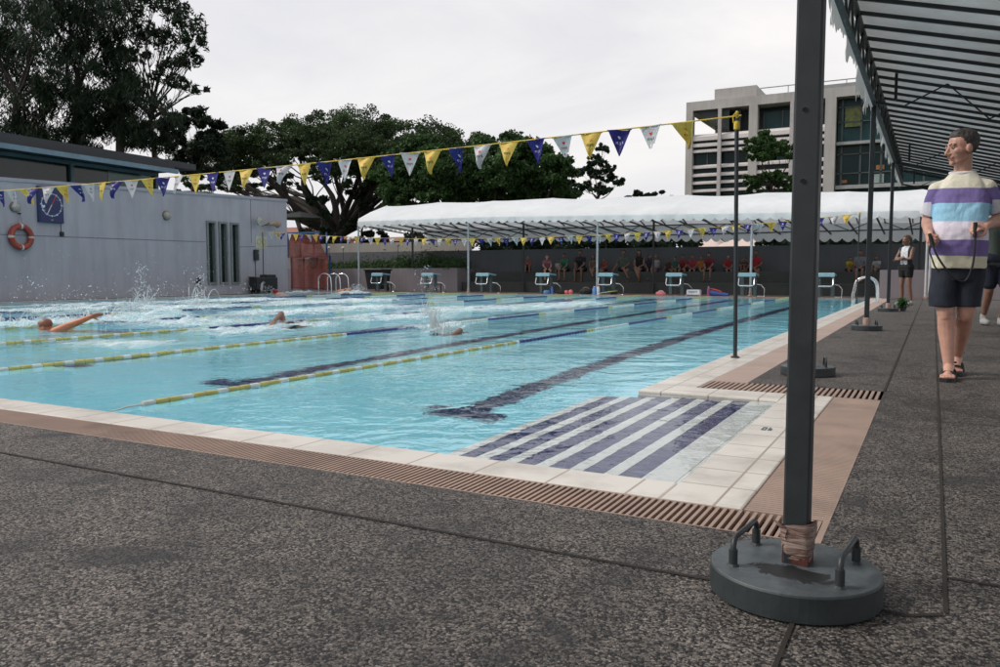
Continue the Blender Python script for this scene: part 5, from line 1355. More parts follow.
spots = [((58, 326), 1.5, .55, 0.0, .16), ((20, 327), 1.0, .6, 0, .14), ((110, 322), 2.0, .7, .1, .14), ((190, 325), 2.4, .8, .0, .14), ((240, 333), 2.0, .6, .1, .09), ((150, 318), 2.2, .7, 0, .12), ((300, 327), 1.3, .6, 0, .10), ((60, 311), 3.0, 1.2, .1, .10), ((180, 309), 3.5, 1.3, .1, .11), ((280, 314), 3, 1.0, 0, .08),
         ((435, 330), 1.1, .7, .2, .11), ((400, 318), 2.6, 1.2, .2, .07), ((352, 294.5), 1.1, .8, 0, .16), ((262, 293.5), .9, .8, 0, .12), ((470, 310), 3.0, 2, 0, .05), ((330, 303), 4.0, 2.4, 0, .07), ((120, 345), 2.2, .45, .1, .03), ((350, 310), 3.4, 1.6, 0, .07), ((560, 306), 3.2, 2.6, .1, .03), ((230, 302), 3.6, 2.0, 0, .09), ((100, 306), 3.0, 1.2, 0, .08)]
for k, ((px, py), a, b_, rot, amp) in enumerate(spots):
    p = G(px, py)
    if p.x < X0 + .5: p.x = X0 + .8
    v_, f_, u_ = foam(p, a * .55, b_ * 2.0, rot, k * 3.1, amp); q = len(allv); allv += [(x, y, z + k * .0012) for x, y, z in v_]; allf += [[q + i for i in f] for f in f_]; allu += u_
me = bpy.data.meshes.new("white_water"); me.from_pydata(allv, [], allf); me.materials.append(MAT_FOAM)
uv = me.uv_layers.new(name="edge"); li = np.empty(len(me.loops), dtype=np.int32); me.loops.foreach_get("vertex_index", li); uu = np.zeros((len(li), 2)); uu[:, 0] = np.array(allu)[li]; uv.data.foreach_set("uv", uu.reshape(-1))
me.polygons.foreach_set("use_smooth", [True] * len(me.polygons))
fo = bpy.data.objects.new("white_water", me); COL.objects.link(fo); tag(fo, "white churned water and foam round the swimmers", "foam", kind="stuff")
# spray drops
mb = MB(); g = random.Random(21)
def drop(p, r):
    vs = [p + Vector(d) * r for d in ((1, 0, 0), (0, 1, 0), (-1, 0, 0), (0, -1, 0), (0, 0, 1), (0, 0, -1.3))]
    mb.add(vs, [(0, 1, 4), (1, 2, 4), (2, 3, 4), (3, 0, 4), (1, 0, 5), (2, 1, 5), (3, 2, 5), (0, 3, 5)], 0, True)
def spray(px, py, n, spread, hgt, rmax):
    c = G(px, py)
    for _ in range(int(n * 3.2)):
        t = g.random() ** 1.7; a = g.uniform(0, 2 * PI); rr = spread * g.random() ** .7 * (.4 + .6 * (1 - t))
        drop(Vector((c.x + rr * math.cos(a) * 1.0, c.y + rr * math.sin(a), .0 + hgt * t)), max(.12, g.uniform(.0, 1.0) ** 3.2) * rmax * .72)
def jets(px, py, n, sp, hg):
    c = G(px, py)
    for _ in range(int(n * .6)):
        a = g.uniform(0, 2 * PI); vx = sp * g.random(); h = hg * g.uniform(.2, 1) ** 1.5; k = g.uniform(.35, 1.0); x0 = Vector((c.x + g.uniform(-.25, .25) * sp, c.y + g.uniform(-.5, .5) * sp, WZ))
        pts = [x0 + Vector((math.cos(a) * vx * t, math.sin(a) * vx * t, 4 * h * t * (1 - t) + .01 * mnoise.noise(Vector((t * 9, a, h))))) for t in [k * q / 7 for q in range(8)]]
        r0 = g.uniform(.004, .012); mb.tube(pts, [r0 * (1 - .8 * q / 7) * g.uniform(.7, 1.3) for q in range(8)], 5)
        for q in range(3): drop(pts[-1] + Vector([g.uniform(-.05, .05) for _ in range(3)]), g.uniform(.003, .009))
for args in ((145, 308, 46, .5, .55), (130, 312, 30, .6, .35), (197, 308, 40, .5, .5), (58, 322, 50, .9, .22), (90, 322, 40, .8, .25), (25, 322, 30, .7, .2), (240, 323, 34, .7, .22), (300, 325, 30, .4, .15), (435, 331, 50, .16, .30), (443, 333, 30, .25, .16), (357, 293.5, 40, .5, .3), (425, 318, 24, .25, .35)): jets(*args)
for args in ((145, 312, 110, .8, 1.0, .018), (143, 306, 120, .25, .9, .03), (197, 312, 90, .8, 1.0, .018), (200, 308, 130, .3, .9, .028), (85, 318, 160, 1.2, .55, .02), (58, 324, 260, .9, .28, .018), (240, 320, 140, 1.2, .6, .018), (300, 324, 150, .8, .35, .016), (437, 332, 300, .3, .45, .012), (425, 318, 160, .4, .9, .018), (30, 318, 120, .9, .7, .02), (357, 293.5, 260, .5, .35, .03), (268, 294, 90, .4, .3, .025), (170, 322, 200, 1.0, .6, .018)):
    spray(*args)
for _ in range(110): 
    c = G(g.uniform(20, 280), g.uniform(305, 325)); drop(Vector((c.x, c.y, g.uniform(.3, 2.4))), g.uniform(.003, .008))
so_ = mb.build("water_spray", MAT_DROP); tag(so_, "white drops of spray thrown up by the swimmers", "spray", kind="stuff")

# ------------------------------------------------------------------ kit on the far edge
def kit(name, px, Y, label, cat): 
    p = at(px, 292, Y); return empty(name, (p.x, Y, 0.002 if Y <= Y1 + .3 else 0), label, cat)
KY = 26.78
for px, r_, lab in ((566.5, .075, "left small pink ball on the far pool edge"), (570.8, .085, "right and larger small pink ball on the far pool edge")):
    t = kit("ball", px, KY, lab, "ball"); mb = MB(); mb.ball((0, 0, r_), r_, 14, 10); mb.build("shell", M("pink_rubber", (.6, .12, .14), .4), t); mb = MB(); mb.tube([(0, 0, 2 * r_ - .002), (0, 0, 2 * r_ + .006)], .012, 6); mb.build("valve", BLACKR, t)
def bottle(px, h, r_, col, capc, lab):
    t = kit("bottle", px, KY - .06, lab, "bottle"); mb = MB(); mb.lathe((0, 0, 0), [(r_ * .9, 0), (r_, .02), (r_, h * .7), (r_ * .45, h * .86), (r_ * .45, h * .9)], 14, smooth=True); mb.build("body", M("bottle_" + str(int(px)), col, .25), t)
    mb = MB(); mb.lathe((0, 0, h * .9), [(r_ * .55, 0), (r_ * .55, h * .1)], 12); mb.build("cap", M("cap_" + str(int(px)), capc, .4), t)
bottle(594.5, .30, .075, (.12, .25, .55), (.4, .5, .7), "blue translucent bottle left of the white one"); bottle(598.3, .34, .055, (.65, .65, .68), (.55, .04, .04), "upright white bottle with a red cap by the tent post")
bottle(552, .26, .045, (.06, .16, .45), (.1, .2, .5), "slim blue bottle right of the starting block in front of the man in green"); bottle(708.5, .32, .05, (.25, .05, .12), (.3, .3, .35), "dark pink bottle left of the red and blue swim bag")
def bag(px, w_, h, d_, mat1, mat2, lab, nm="bag", cat="bag"):
    t = kit(nm, px, KY + .05, lab, cat); mb = MB(); ell(mb, lambda p: Vector(p), None, (0, 0, h * .42), (w_ / 2, d_ / 2, h * .5), 1, 18, 12)
    for v in mb.v: v.z = max(.003, v.z + .03 * mnoise.noise(v * 9)); v.x += .03 * mnoise.noise(v * 7)
    mb.build("body", mat1, t); mb = MB(); mb.tube([(-w_ * .25, 0, h * .75), (-w_ * .1, -.02, h * 1.08), (w_ * .12, -.02, h * 1.05), (w_ * .25, 0, h * .75)], .014, 6); mb.build("strap", mat2, t)
bag(561.5, .50, .16, .25, DK, DG, "flat black bag left of the pink balls"); bag(586, .55, .24, .3, DK, ch("khaki", (.35, .33, .25)), "dark bag with a pale strap left of the blue bottle")
bag(661, .40, .15, .24, M("bag_pink", (.45, .12, .14), .6), M("bag_white", (.6, .55, .55), .5), "pink and white bag left of the white box")
bag(547, .30, .16, .2, M("bag_blue", (.05, .18, .38), .6), DK, "small blue bag under the starting block in front of the man in green")
t = kit("box", 694, KY, "small white box with dark lettering on the far edge", "box"); mb = MB(); mb.cbox((0, 0, .10), (.44, .26, .20)); mb.build("carton", M("carton_white", (.6, .58, .6), .6), t, bevel=.008)
mb = MB(); vs, fs = text_geo("PPPPT", .11); mb.add([(v.x * 1.0, -.134, .12 + v.y) for v in vs], fs); mb.cbox((0, -.133, .03), (.42, .004, .03)); mb.build("lettering", INK, t)
mb = MB(); mb.cbox((0, 0, .205), (.40, .24, .012)); mb.build("lid", M("carton_lid", (.5, .48, .5), .6), t)
t = kit("swim_bag", 719, KY + .05, "red and blue swim bag slumped on the far edge left of the slim pole", "bag")
mb = MB(); secs = []
for u in range(9):
    x = -.32 + .64 * u / 8; h = .24 - .15 * u / 8; secs.append([Vector((x, .15 * math.cos(a), max(.004, h * .5 + h * .5 * math.sin(a)))) for a in [2 * PI * k / 14 for k in range(14)]])
mb.rings(secs); mb.build("body", M("bag_royal", (.02, .05, .20), .5), t)
mb = MB(); mb.tube([(-.32, -.05, .245), (-.15, -.05, .215), (.0, -.06, .175), (.10, -.07, .14)], .03, 8); mb.build("trim", M("bag_red", (.38, .03, .02), .5), t)
mb = MB(); mb.box(-.34, -.31, -.09, .09, .004, .22); mb.build("end_panel", M("bag_crimson", (.4, .01, .05), .5), t)
for px, colr, lab in ((608.5, (.50, .52, .02), "yellow green swim fin leaning by a starting block"), (605, (.04, .12, .40), "blue swim fin beside the yellow green one")):
    t = kit("swim_fin", px, KY, lab, "fin"); mb = MB(); mb.prism([(-.30, .0), (.30, .10), (.31, -.08), (-.28, -.10)], 0, .02); 
    for v in mb.v: v.z += .09 + .14 * v.x
    mb.build("blade", M("fin_" + str(int(px)), colr, .4), t); mb = MB(); mb.tube([(.22, 0, .05), (.36, 0, .10)], [.05, .045], 10); mb.build("foot_pocket", BLACKR, t)
# ------------------------------------------------------------------ office block
OY = 60.0
OFFC = wall_mat("office_concrete", (0.42, 0.40, 0.38), 0.35); LOUV = wall_mat("louvre_white", (0.66, 0.62, 0.61), 0.18)
OD = M("office_dark", (0.035, 0.045, 0.045), 0.6); OG = glass_mat("office_glass", (0.015, 0.055, 0.058), .3); OG2 = glass_mat("office_glass_dark", (0.006, 0.022, 0.022), .25)
oo = (-6, 62, 0)
off = empty("office_building", oo, "three storey concrete office block with white louvre bands and green glass", "building")
XL = -16.6; XR = 12.0
mb = MB(oo)
mb.box(XL, XR, OY, 80, 12.75, 13.4)                                   # roof band
mb.box(XL + 0.6, XR, OY + 6.5, 79.9, 0, 12.75)                         # core behind
mb.box(-11.1, XR, OY + 1.2, OY + 6.49, 11.4, 12.74) if False else None
mb.build("concrete_frame", OFFC, off)
mb = MB(oo); mb.box(-14.65, -11.65, OY + 0.5, OY + 6, 13.402, 14.25); mb.build("plant_room", OFFC, off)
mb = MB(oo)
for x in np.arange(-11.4, XR, 1.9): mb.bar((x, OY + .6, 13.4), (x, OY + .6, 14.0), .05, .05)
mb.bar((-11.4, OY + .6, 14.0), (XR, OY + .6, 14.0), .06, .06); mb.box(-8.3, XR, OY + 1.0, OY + 1.1, 13.402, 13.85)
mb.build("roof_railing", M("rail_grey", (0.25, 0.26, 0.27), 0.5), off)
for x0, x1 in ((-16.6, -16.1), (-12.05, -11.45), (-6.95, -6.25), (2.6, 3.2)):
    mb = MB(oo); mb.box(x0, x1, OY - 0.01, OY + 0.6, 0, 12.748); mb.build("column", OFFC, off)
for x in (-14.1, -9.1):
    mb = MB(oo); mb.box(x - 0.12, x + 0.12, OY - 0.15, OY + 0.1, 0, 12.748); mb.build("downpipe", M("pipe_concrete", (0.42, 0.40, 0.40), 0.6), off)
# dark sloping soffit and recessed top floor
mb = MB(oo); 
mb.add([(-16.1, OY + .3, 12.7), (-13.5, OY + .3, 11.2), (-13.5, OY + 6.4, 11.2), (-16.1, OY + 6.4, 12.7)], [(0, 1, 2, 3)])
mb.add([(-16.1, OY + .3, 12.72), (-13.5, OY + .3, 12.72), (-13.5, OY + .3, 11.2)], [(0, 1, 2)])
mb.box(-13.5, -6.95, OY + 1.6, OY + 6.4, 11.0, 12.73); mb.box(-13.1, -12.75, OY + .6, OY + .9, 10.9, 12.7)
mb.build("soffit", OD, off)
mb = MB(oo); mb.box(-11.2, -7.0, OY + 1.2, OY + 1.55, 11.0, 12.4); mb.box(-6.2, 2.6, OY + 1.0, OY + 1.4, 2, 12.745); mb.box(3.2, XR, OY + 1.0, OY + 1.4, 2, 12.745); mb.build("glazing", OG, off)
mb = MB(oo)
for x in (-11.2, -9.9, -8.4): mb.box(x - .05, x + .05, OY + 1.1, OY + 1.2, 11.0, 12.4)
mb.build('glazing_bar', M("dark_mullion", (0.05, 0.07, 0.07), 0.5), off)
mb = MB(oo)
for x in (-5.9, -4.7, -3.4, -2.1, -0.8, .5, 1.8): mb.box(x - .06, x + .06, OY + .76, OY + .84, 6.8, 12.745)
for z in (12.1, 11.1, 8.9, 7.6): mb.box(-6.2, 2.6, OY + .76, OY + .84, z, z + .08)
mb.build("glazing_bar", M("dark_mullion", (0.05, 0.07, 0.07), 0.5), off)
mb = MB(oo); mb.box(-6.2, 2.6, OY + 0.3, OY + 0.95, 9.55, 9.75); mb.box(-6.2, 2.6, OY + .3, OY + .95, 6.55, 6.8); mb.box(-6.2, 2.6, OY + .3, OY + .99, 5.6, 6.2)
mb.build("floor_slab", M("slab_grey", (0.30, 0.31, 0.31), 0.6), off)
mb = MB(oo); mb.box(-6.15, -2.6, OY + .85, OY + .995, 6.8, 9.5); mb.build("tinted_pane", OG2, off)
mb = MB(oo); mb.box(-5.75, -4.75, OY + .8, OY + .88, 10.8, 12.1); mb.build("poster", M("poster_yellow", (0.13, 0.15, 0.05), 0.7, 0, 0.8, 4), off)
for (x0, x1, z0, z1, c) in ((-3.7, -3.2, 7.8, 8.1, "o"), (-3.9, -3.2, 6.9, 7.5, "w"), (-5.9, -5.5, 7.0, 7.2, "o")):
    mb = MB(oo); mb.box(x0, x1, OY + .8, OY + .84, z0, z1); mb.build("window_item", M("item_" + c, (0.30, 0.12, 0.04) if c == "o" else (0.25, 0.32, 0.30), 0.6), off)
for m_ in (OG, OG2): m_.node_tree.nodes["Principled BSDF"].inputs["Specular IOR Level"].default_value = .2
# louvre bands between the columns
lz = [(10.55, 11.05), (10.10, 10.42), (9.68, 9.95), (8.52, 8.80), (7.92, 8.20), (7.36, 7.62), (6.78, 7.02), (6.2, 6.45), (5.6, 5.9)]
for a, b_ in ((-16.1, -12.05), (-11.45, -6.95)):
    for k, (z0, z1) in enumerate(lz):
        mb = MB(oo); mb.box(a, b_, OY + .10, OY + .42, z0, z1 - (z1 - z0) * .45); mb.add([(a, OY + .1, z1 - (z1 - z0) * .45), (b_, OY + .1, z1 - (z1 - z0) * .45), (b_, OY + .42, z1), (a, OY + .42, z1)], [(0, 1, 2, 3)])
        mb.add([(a, OY + .42, z1), (b_, OY + .42, z1), (b_, OY + .42, z1 - .2), (a, OY + .42, z1 - .2)], [(0, 1, 2, 3)])
        mb.build("louvre_band", LOUV, off)
    mb = MB(oo); mb.box(a, b_, OY + .5, OY + .56, 0, 10.6); mb.build("ribbon_window", OG2, off)
    mb = MB(oo)
    for q in range(1, 4): mb.box(a + (b_ - a) * q / 4 - .04, a + (b_ - a) * q / 4 + .04, OY + .44, OY + .5, 8.8, 9.7)
    mb.build("window_bar", M("dark_mullion", (0.05, 0.07, 0.07), 0.5), off)

# ------------------------------------------------------------------ things beyond the wall
def house(x, y, w, d, h, col, label, roofc=(0.25, 0.1, 0.07)):
    o = (x, y, 0); t = empty("house", o, label, "house", "houses beyond the boundary wall")
    mb = MB(o); mb.box(x - w / 2, x + w / 2, y, y + d, 0, h); mb.build("wall", wall_mat("house_wall_" + str(abs(int(x))), col, 0.3), t)
    mb = MB(o); mb.add([(x - w / 2 - .4, y - .4, h + .002), (x + w / 2 + .4, y - .4, h + .002), (x + w / 2 + .4, y + d + .4, h + .002), (x - w / 2 - .4, y + d + .4, h + .002), (x - w / 4, y + d / 2, h + 1.3), (x + w / 4, y + d / 2, h + 1.3)],
                       [(0, 1, 5, 4), (1, 2, 5), (2, 3, 4, 5), (3, 0, 4), (3, 2, 1, 0)]); mb.build("roof", M("roof_" + str(abs(int(x))), roofc, 0.8), t)
    for k in range(3):
        xx = x - w / 2 + w * (k + .5) / 3
        mb = MB(o); mb.box(xx - .5, xx + .5, y - .06, y - .005, h * .5, h * .5 + 1.0); mb.build("window", GL, t)
p = at(270, 225, 62); house(p.x, 62, 9, 8, 4.4, (0.50, 0.42, 0.38), "pale house seen between the white building and the tree trunk")
p = at(375, 225, 66); house(p.x, 66, 11, 8, 3.3, (0.55, 0.46, 0.38), "cream house seen below the spreading tree, left of the tent")
p = at(392, 232, 48); house(p.x, 48, 5, 4, 1.9, (0.12, 0.08, 0.06), "low dark shed beyond the wall at the left end of the tent", (0.06, 0.04, 0.03))
# umbrella roof on mast left of trunk
p = at(300, 232, 46); t = empty("parasol", (p.x, 46, 0), "dark open parasol above the pale wall, left of the big tree trunk", "parasol")
q = at(303, 214, 46)
mb = MB(); mb.tube([(0, 0, 0), (0, 0, q.z)], 0.06, 8); mb.build("pole", STEELD, t)
mb = MB(); mb.lathe((0, 0, q.z - .35), [(2.0, 0), (1.2, .28), (0.05, .55)], 8); mb.build("canopy", M("parasol_dark", (0.04, 0.045, 0.05), 0.7), t)
# pale marquee tops under the tent
MARQ = M("marquee_cream", (0.80, 0.66, 0.60), 0.6, 0, 0.06, 2, 0.02, trans=0.3)
for k, (px, w, lab) in enumerate(((706, 1.4, "left pale pointed marquee roof seen just above the boundary wall"), (741, 2.6, "right pale pointed marquee roof seen above the boundary wall, behind the slim pole"))):
    p = at(px, 245, 40); o = (p.x, 41.5, 0); t = empty("marquee", o, lab, "marquee", "pale marquees beyond the wall")
    mb = MB(); h0 = 2.05; h1 = 2.72
    n = 32; rg = []
    for r_, z in ((1.0, h0), (0.8, h0 + .18), (0.45, h0 + .40), (.15, h0 + .57), (0.02, h1)):
        rg.append([Vector((r_ * w / 2 * max(-1, min(1, 1.35 * math.cos(2 * PI * i / n + PI / 4))), r_ * 1.6 * max(-1, min(1, 1.35 * math.sin(2 * PI * i / n + PI / 4))), z)) for i in range(n)])
    mb.rings(rg); mb.build("roof", MARQ, t)
    mb = MB()
    for sx in (-1, 1):
        for sy in (-1, 1): mb.bar((sx * w * .46, sy * 1.5, 0), (sx * w * .46, sy * 1.5, h0), .06, .06)
    mb.build("frame", GALV, t)
# lamp post near trunk
p = at(347, 200, 40)

# ------------------------------------------------------------------ trees
BARK = M("tree_bark", (0.035, 0.028, 0.024), 0.9, 0, 0.4, 3, 0.3)
LEAF_D = leaf_mat("leaf_dark", (0.018, 0.034, 0.018), 0.55)
LEAF_R = leaf_mat("leaf_rain_tree", (0.036, 0.064, 0.022), 0.7)
LEAF_G = leaf_mat("leaf_green", (0.042, 0.088, 0.026), 0.7)
def branch(mb, a, b_, r0, r1, bend, rn, n=7, seg=7):
    a, b_ = Vector(a), Vector(b_); d = b_ - a; L = d.length
    k1 = Vector([rn.uniform(-1, 1) for _ in range(3)]) * L * bend; k2 = Vector([rn.uniform(-1, 1) for _ in range(3)]) * L * bend * .5
    pts = [a + d * t + k1 * math.sin(PI * t) + k2 * math.sin(2 * PI * t) for t in [i / n for i in range(n + 1)]]
    mb.tube(pts, [r0 + (r1 - r0) * (i / n) for i in range(n + 1)], seg, smooth=True); return pts
def tree(name, base, label, cat, clumps, leafm, n, size, aspect, trunk_h, r0, droop=0, seed=1, fork=None, gap=0.0, group=None, twigs=5, per=130, branch_r=.35):
    """clumps: list of (centre, radii).  leaves gather round sub-clumps so the outline stays uneven"""
    rn = random.Random(seed); g = np.random.default_rng(seed); base = Vector(base)
    t = empty(name, base, label, cat, group)
    top = base + Vector((rn.uniform(-.3, .3), rn.uniform(-.3, .3), trunk_h)) if fork is None else Vector(fork)
    mb = MB(base); branch(mb, base - Vector((0, 0, .3)), top, r0, r0 * .72, 0.04, rn, 8, 10); mb.build("trunk", BARK, t)
    mb = MB(base); P = []; vol = [c[1][0] * c[1][1] * c[1][2] for c in clumps]; vt = sum(v ** .67 for v in vol)
    for (c, rr), v in zip(clumps, vol):
        c = Vector(c); pts = branch(mb, top, c - Vector((0, 0, rr[2] * .3)), r0 * branch_r, r0 * .10, 0.10, rn, 8, 6)
        m = int(n * v ** .67 / vt); ns = max(6, int(m / per))
        subs = []
        for k in range(ns):
            d = g.normal(size=3); d /= np.linalg.norm(d); q = np.array(c) + d * np.array(rr) * g.uniform(.25, 1.0) ** .55
            subs.append(q)
            if k < twigs: 
                s_ = pts[rn.randint(4, 8)]; branch(mb, s_, Vector(q), r0 * .09, r0 * .03, 0.08, rn, 4, 4)
        subs = np.array(subs); sr = min(rr) * g.uniform(.20, .48, size=(ns, 1))
        idx = g.integers(0, ns, size=m); dd = g.normal(size=(m, 3)); dd /= np.linalg.norm(dd, axis=1, keepdims=True)
        pp = subs[idx] + dd * sr[idx] * (g.uniform(0, 1, size=(m, 1)) ** .45) * np.array([1.25, 1.25, 0.75 + droop])
        P.append(pp)
    mb.build("limbs", BARK, t)
    P = np.concatenate(P)
    if gap:
        keep = np.array([mnoise.noise(Vector(p) * 0.55) > -gap or rn.random() < .15 for p in P]); P = P[keep]
    leafset(P, size, aspect, leafm, "crown", t, origin=base, droop=droop, seed=seed)
    return t
# big spreading rain tree
D = 50
def cl(px, py, Y, rx, ry, rz): return (at(px, py, Y), (rx, ry, rz))
rb = at(338, 262, D); rb.z = 0
rc = []
for px, py, dy, rx, rz in ((205, 160, 0, 3.2, 1.6), (232, 150, 4, 3.4, 1.5), (262, 142, -3, 3.2, 1.6), (295, 137, 2, 3.4, 1.6), (330, 132, -2, 3.6, 1.6), (362, 130, 3, 3.4, 1.6), (395, 140, 0, 3.2, 1.6), (425, 146, -3, 3, 1.6), (448, 150, 2, 2.6, 1.6), (474, 146, 3, 1.7, 1.0),
                           (220, 178, -5, 2.8, 1.0), (260, 168, 5, 3.0, 1.1), (300, 165, -5, 2.8, 1.1), (345, 162, 4, 2.8, 1.2), (390, 165, -4, 2.8, 1.3), (430, 172, 4, 2.8, 1.5), (198, 190, 3, 1.8, .8), (280, 183, 5, 1.8, .6), (375, 190, 5, 1.8, .8), (248, 152, -4, 3.2, 1.5), (312, 150, 4, 3.4, 1.5), (350, 148, -5, 3.2, 1.5), (380, 152, 2, 3.0, 1.6), (410, 158, -2, 3.0, 1.6), (415, 185, 3, 2.2, 1.2), (235, 185, 4, 2.0, .7), (355, 180, -4, 2.0, .8), (400, 182, 0, 2.2, 1.2)):
    rc.append(cl(px, py, D + dy, rx, 3.4, rz))
tree("rain_tree", rb, "huge spreading dark tree with an umbrella crown and thick forking limbs", "tree", rc, LEAF_R, 190000, 0.18, 0.6, 3, 0.62, 0, 11, fork=at(338, 236, D), gap=.5, per=200, branch_r=.52, twigs=9)
# tufts along the trunk of the rain tree
for k, (px, py, lab) in enumerate(((320, 212, "shadowed tree with bushy tufts close to the left of the big trunk"), (362, 205, "shadowed tree with bushy tufts right of the big trunk, left of the tent"))):
    b_ = at(px, 262, D - 6 + 3 * k); b_.z = 0
    tree("small_tree", b_, lab, "tree", [cl(px + a, py + b2, D - 6 + 3 * k, .75, .9, .6) for a, b2 in ((-12, 18), (6, 2), (14, 20), (-4, -12), (2, 32), (20, 34))], LEAF_D, 7000, 0.24, .55, 3, .15, 0, 20 + k, fork=at(px, 232, D - 6 + 3 * k), gap=.2)
# dense trees behind the tent
def dense(px, spec, label, Y, seed, n=26000, leaf=LEAF_G):
    b_ = at(px, 262, Y); b_.z = 0
    tree("broadleaf_tree", b_, label, "tree", [cl(a, b2, Y + dy, rx, rx, rz) for a, b2, dy, rx, rz in spec], leaf, n, 0.26, .6, 3.5, .28, 0, seed, gap=.34, group=None)
dense(425, ((398, 178, 0, 1.6, 1.3), (420, 160, 1, 1.8, 1.5), (446, 165, -1, 1.7, 1.5), (410, 196, 0, 1.7, 1.1), (440, 192, 0, 1.8, 1.2)), "dense mid green tree just behind the left part of the tent", 42, 31)
dense(487, ((468, 168, 0, 1.5, 1.3), (492, 156, 1, 1.7, 1.3), (505, 172, -1, 1.6, 1.3), (476, 190, 0, 1.7, 1.1), (506, 192, 1, 1.7, 1.1), (486, 178, 0, 1.5, 1.2)), "dense green tree behind the middle of the tent, right of the spreading crown", 43, 32)
dense(540, ((522, 150, 0, 1.4, 1.1), (540, 162, 1, 1.5, 1.2), (558, 170, -1, 1.1, 1.0), (528, 182, 0, 1.5, 1.2), (552, 190, 1, 1.4, .9), (568, 192, 0, .9, .7), (572, 176, 2, .6, .4)), "rounded dark tree at the right end of the tree line behind the tent", 44, 33, 24000)
b_ = at(598, 262, 40); b_.z = 0
tree("slender_tree", b_, "slender sparse tree with open twigs standing alone above the tent roof", "tree", [cl(a, b2, 40, rx, .5, rz) for a, b2, rx, rz in ((603, 148, .3, .25), (597, 160, .5, .35), (588, 172, .55, .35), (604, 176, .55, .35), (617, 180, .4, .3), (583, 186, .5, .3), (600, 190, .6, .3), (611, 168, .3, .25))], LEAF_D, 2600, 0.24, .55, 3, .09, 0, 41, fork=at(598, 200, 40), twigs=12, branch_r=.4, per=22)
b_ = at(657, 262, 70); b_.z = 0
tree("distant_tree", b_, "distant low tree top just above the tent roof, left of the office block", "tree", [cl(a, 198, 70, 1.2, 1.2, .6) for a in (640, 652, 664)], LEAF_D, 3000, .3, .6, 4, .2, 0, 42)
b_ = at(772, 262, 48); b_.z = 0
tree("office_tree", b_, "green layered tree in front of the white louvres of the office block", "tree", [cl(a, b2, 48, rx, 1.0, rz) for a, b2, rx, rz in ((768, 136, .5, .45), (757, 146, .7, .45), (778, 148, .8, .45), (790, 152, .6, .4), (762, 157, .8, .3), (752, 181, .8, .3), (768, 176, .8, .35), (785, 180, .8, .35), (762, 190, .9, .35), (790, 190, .6, .3))], LEAF_G, 9000, .28, .55, 3, .14, 0, 43, fork=at(772, 196, 48), twigs=4, per=60)
for k, (px, Y, rx, lab) in enumerate(((500, 36, 1.3, "dark bush showing under the tent edge above the leftmost seated spectators"), (560, 37, 1.5, "dark bush under the tent edge above the man in the green shirt"), (605, 36, 1.4, "dark bush behind the wall at the middle tent posts"), (655, 37, 1.5, "dark bush behind the wall left of the pale marquee tops"), (805, 38, 1.6, "dark bush behind the wall right of the pale marquee tops"), (440, 36, 1.4, "dark bush behind the wall at the left end of the tent"), (865, 38, 1.5, "dark bush behind the wall next to the far right ladder hoop"))):
    b_ = at(px, 262, Y); b_.z = 0
    tree("bush", b_, lab, "bush", [cl(px + a, 241 + b2, Y, rx * 1.15, .9, .75) for a, b2 in ((-16, 3), (0, -2), (16, 3), (-8, 10), (8, 10))], LEAF_D, 9000, .17, .55, .8, .08, 0, 60 + k, group="bushes behind the boundary wall")
# tall drooping trees on the left
def tall(px, Y, spec, label, seed, n, th=9):
    b_ = at(px, 262, Y); b_.z = 0
    tree("drooping_tree", b_, label, "tree", [cl(a, b2, Y + dy, rx, rx, rz) for a, b2, dy, rx, rz in spec], LEAF_D, n, .44, .14, 3, .30, .62, seed, fork=at(px, 95, Y), gap=.13, per=90, group="tall drooping trees behind the white building", twigs=9, branch_r=.4)
tall(18, 28, ((5, 20, 0, 2.0, 2.2), (30, -15, 0, 2.2, 2.4), (-15, 60, 0, 2, 2.2), (22, 70, 1, 2, 2.2), (5, 115, 0, 2.2, 2), (38, 110, 0, 1.6, 1.8), (40, 35, -1, 1.5, 1.7), (55, 75, 0, 1.2, 1.6), (-30, 0, 0, 2, 2), (25, 140, 0, 2, 1.2)), "tallest drooping tree at the far left, behind the white building", 71, 27000)
tall(78, 30, ((65, 30, 0, 1.5, 1.9), (85, 0, 0, 1.6, 1.8), (75, 75, 0, 1.6, 1.8), (95, 55, 0, 1.3, 1.6), (105, 20, 0, 1.3, 1.4), (68, 115, 0, 1.6, 1.6), (95, 110, 0, 1.5, 1.6), (60, -20, 0, 1.8, 1.8), (85, 140, 0, 1.5, 1.0)), "dense drooping tree second from the left, behind the white building", 72, 21000)
tall(122, 31, ((112, 85, 0, 1.5, 1.4), (130, 100, 0, 1.5, 1.3), (150, 108, 0, 1.1, .9), (120, 125, 0, 1.6, 1.1), (145, 135, 0, 1.3, .8), (118, 60, 0, .9, 1), (168, 120, 0, .9, .7)), "lower bushy drooping tree in front of the airy one", 73, 19000)
b_ = at(150, 262, 33); b_.z = 0
tree("airy_tree", b_, "airy thin tree with sparse leaves showing sky near the top left", "tree", [cl(a, b2, 33, rx, .9, rz) for a, b2, rx, rz in ((130, 10, .9, .8), (150, -4, .9, .7), (172, 8, .8, .7), (188, 22, .7, .7), (196, 38, .5, .8), (165, 40, .7, .7), (145, 32, .7, .7), (190, 60, .5, .6), (176, 62, .5, .5), (136, 55, .6, .6), (183, 84, .5, .4), (198, 88, .35, .3), (160, 75, .5, .6))], LEAF_D, 5600, .32, .3, 4, .20, .35, 74, fork=at(150, 120, 33), twigs=14, branch_r=.34, per=14)
b_ = at(195, 262, 38); b_.z = 0
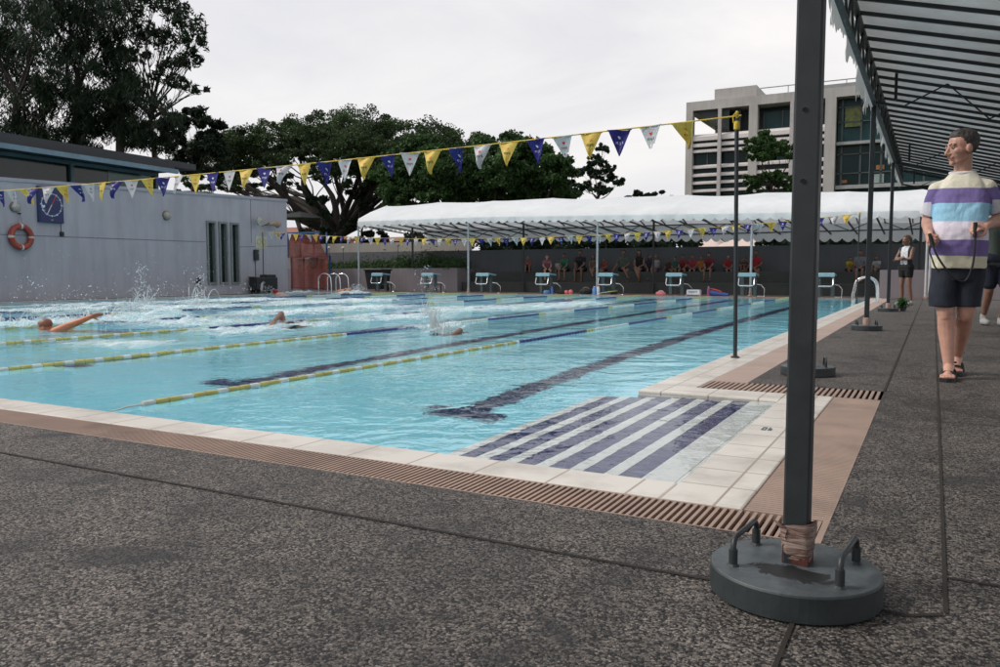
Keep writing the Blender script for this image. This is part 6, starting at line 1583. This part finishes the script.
tree("broadleaf_tree", b_, "dark rounded tree between the drooping trees and the umbrella crown", "tree", [cl(a, b2, 38, rx, 1.2, rz) for a, b2, rx, rz in ((172, 128, 1.1, .8), (192, 118, 1.0, .8), (208, 128, .8, .7), (185, 148, 1.4, .9), (208, 150, 1.2, 1.0), (190, 165, 1.3, .6), (215, 168, .9, .6), (150, 140, 1, .7))], LEAF_D, 17000, .28, .45, 4, .22, .1, 75, fork=at(195, 175, 38), gap=.35)

# ------------------------------------------------------------------ light and air
w = bpy.data.worlds.new("World"); sc.world = w; w.use_nodes = True; nt = w.node_tree; nt.nodes.clear()
out = nt.nodes.new("ShaderNodeOutputWorld"); bg = nt.nodes.new("ShaderNodeBackground"); nt.links.new(bg.outputs[0], out.inputs[0])
sky = nt.nodes.new("ShaderNodeTexSky"); sky.sky_type = 'NISHITA'; sky.sun_disc = False; sky.sun_elevation = R(42); sky.sun_rotation = R(-115)
sky.air_density = 1.2; sky.dust_density = 4.0; sky.ozone_density = 1.0
tc = nt.nodes.new("ShaderNodeTexCoord"); mp = nt.nodes.new("ShaderNodeMapping"); mp.inputs["Scale"].default_value = (1, 1, 3.2); nt.links.new(tc.outputs["Generated"], mp.inputs[0])
n1 = noise_(nt, 1.6, 6, mp.outputs[0], 0.55, 0.5)
sx = nt.nodes.new("ShaderNodeSeparateXYZ"); nt.links.new(tc.outputs["Generated"], sx.inputs[0])
cloud = ramp(nt, n1, [(0.32, (6.0, 6.2, 6.9)), (0.50, (7.5, 7.4, 7.6)), (0.68, (9.0, 8.7, 8.5))])
cover = ramp(nt, sx.outputs[2], [(0.0, 0.93), (0.5, 0.88)])
nt.links.new(mixc(nt, cover, sky.outputs[0], cloud), bg.inputs[0]); bg.inputs[1].default_value = 0.113
sun = bpy.data.lights.new("sun", 'SUN'); so = bpy.data.objects.new("sun", sun); COL.objects.link(so)
sun.energy = 2.2; sun.angle = R(18); sun.color = (1, 0.95, 0.88)
# sun behind and to the left, veiled by cloud
el, az = R(42), R(-115)      # az measured from +Y towards +X
d = Vector((math.sin(az) * math.cos(el), math.cos(az) * math.cos(el), math.sin(el)))
so.rotation_euler = d.to_track_quat('Z', 'Y').to_euler()
sc.view_settings.view_transform = 'Standard'; sc.view_settings.look = 'None'; sc.view_settings.exposure = 0.06; sc.view_settings.gamma = 1; sc.view_settings.use_curve_mapping = False
cy = sc.cycles
cy.max_bounces = 10; cy.diffuse_bounces = 4; cy.glossy_bounces = 4; cy.transmission_bounces = 8; cy.transparent_max_bounces = 24
cy.caustics_reflective = False; cy.caustics_refractive = True; cy.blur_glossy = 0.5; cy.sample_clamp_indirect = 6
cy.use_denoising = True
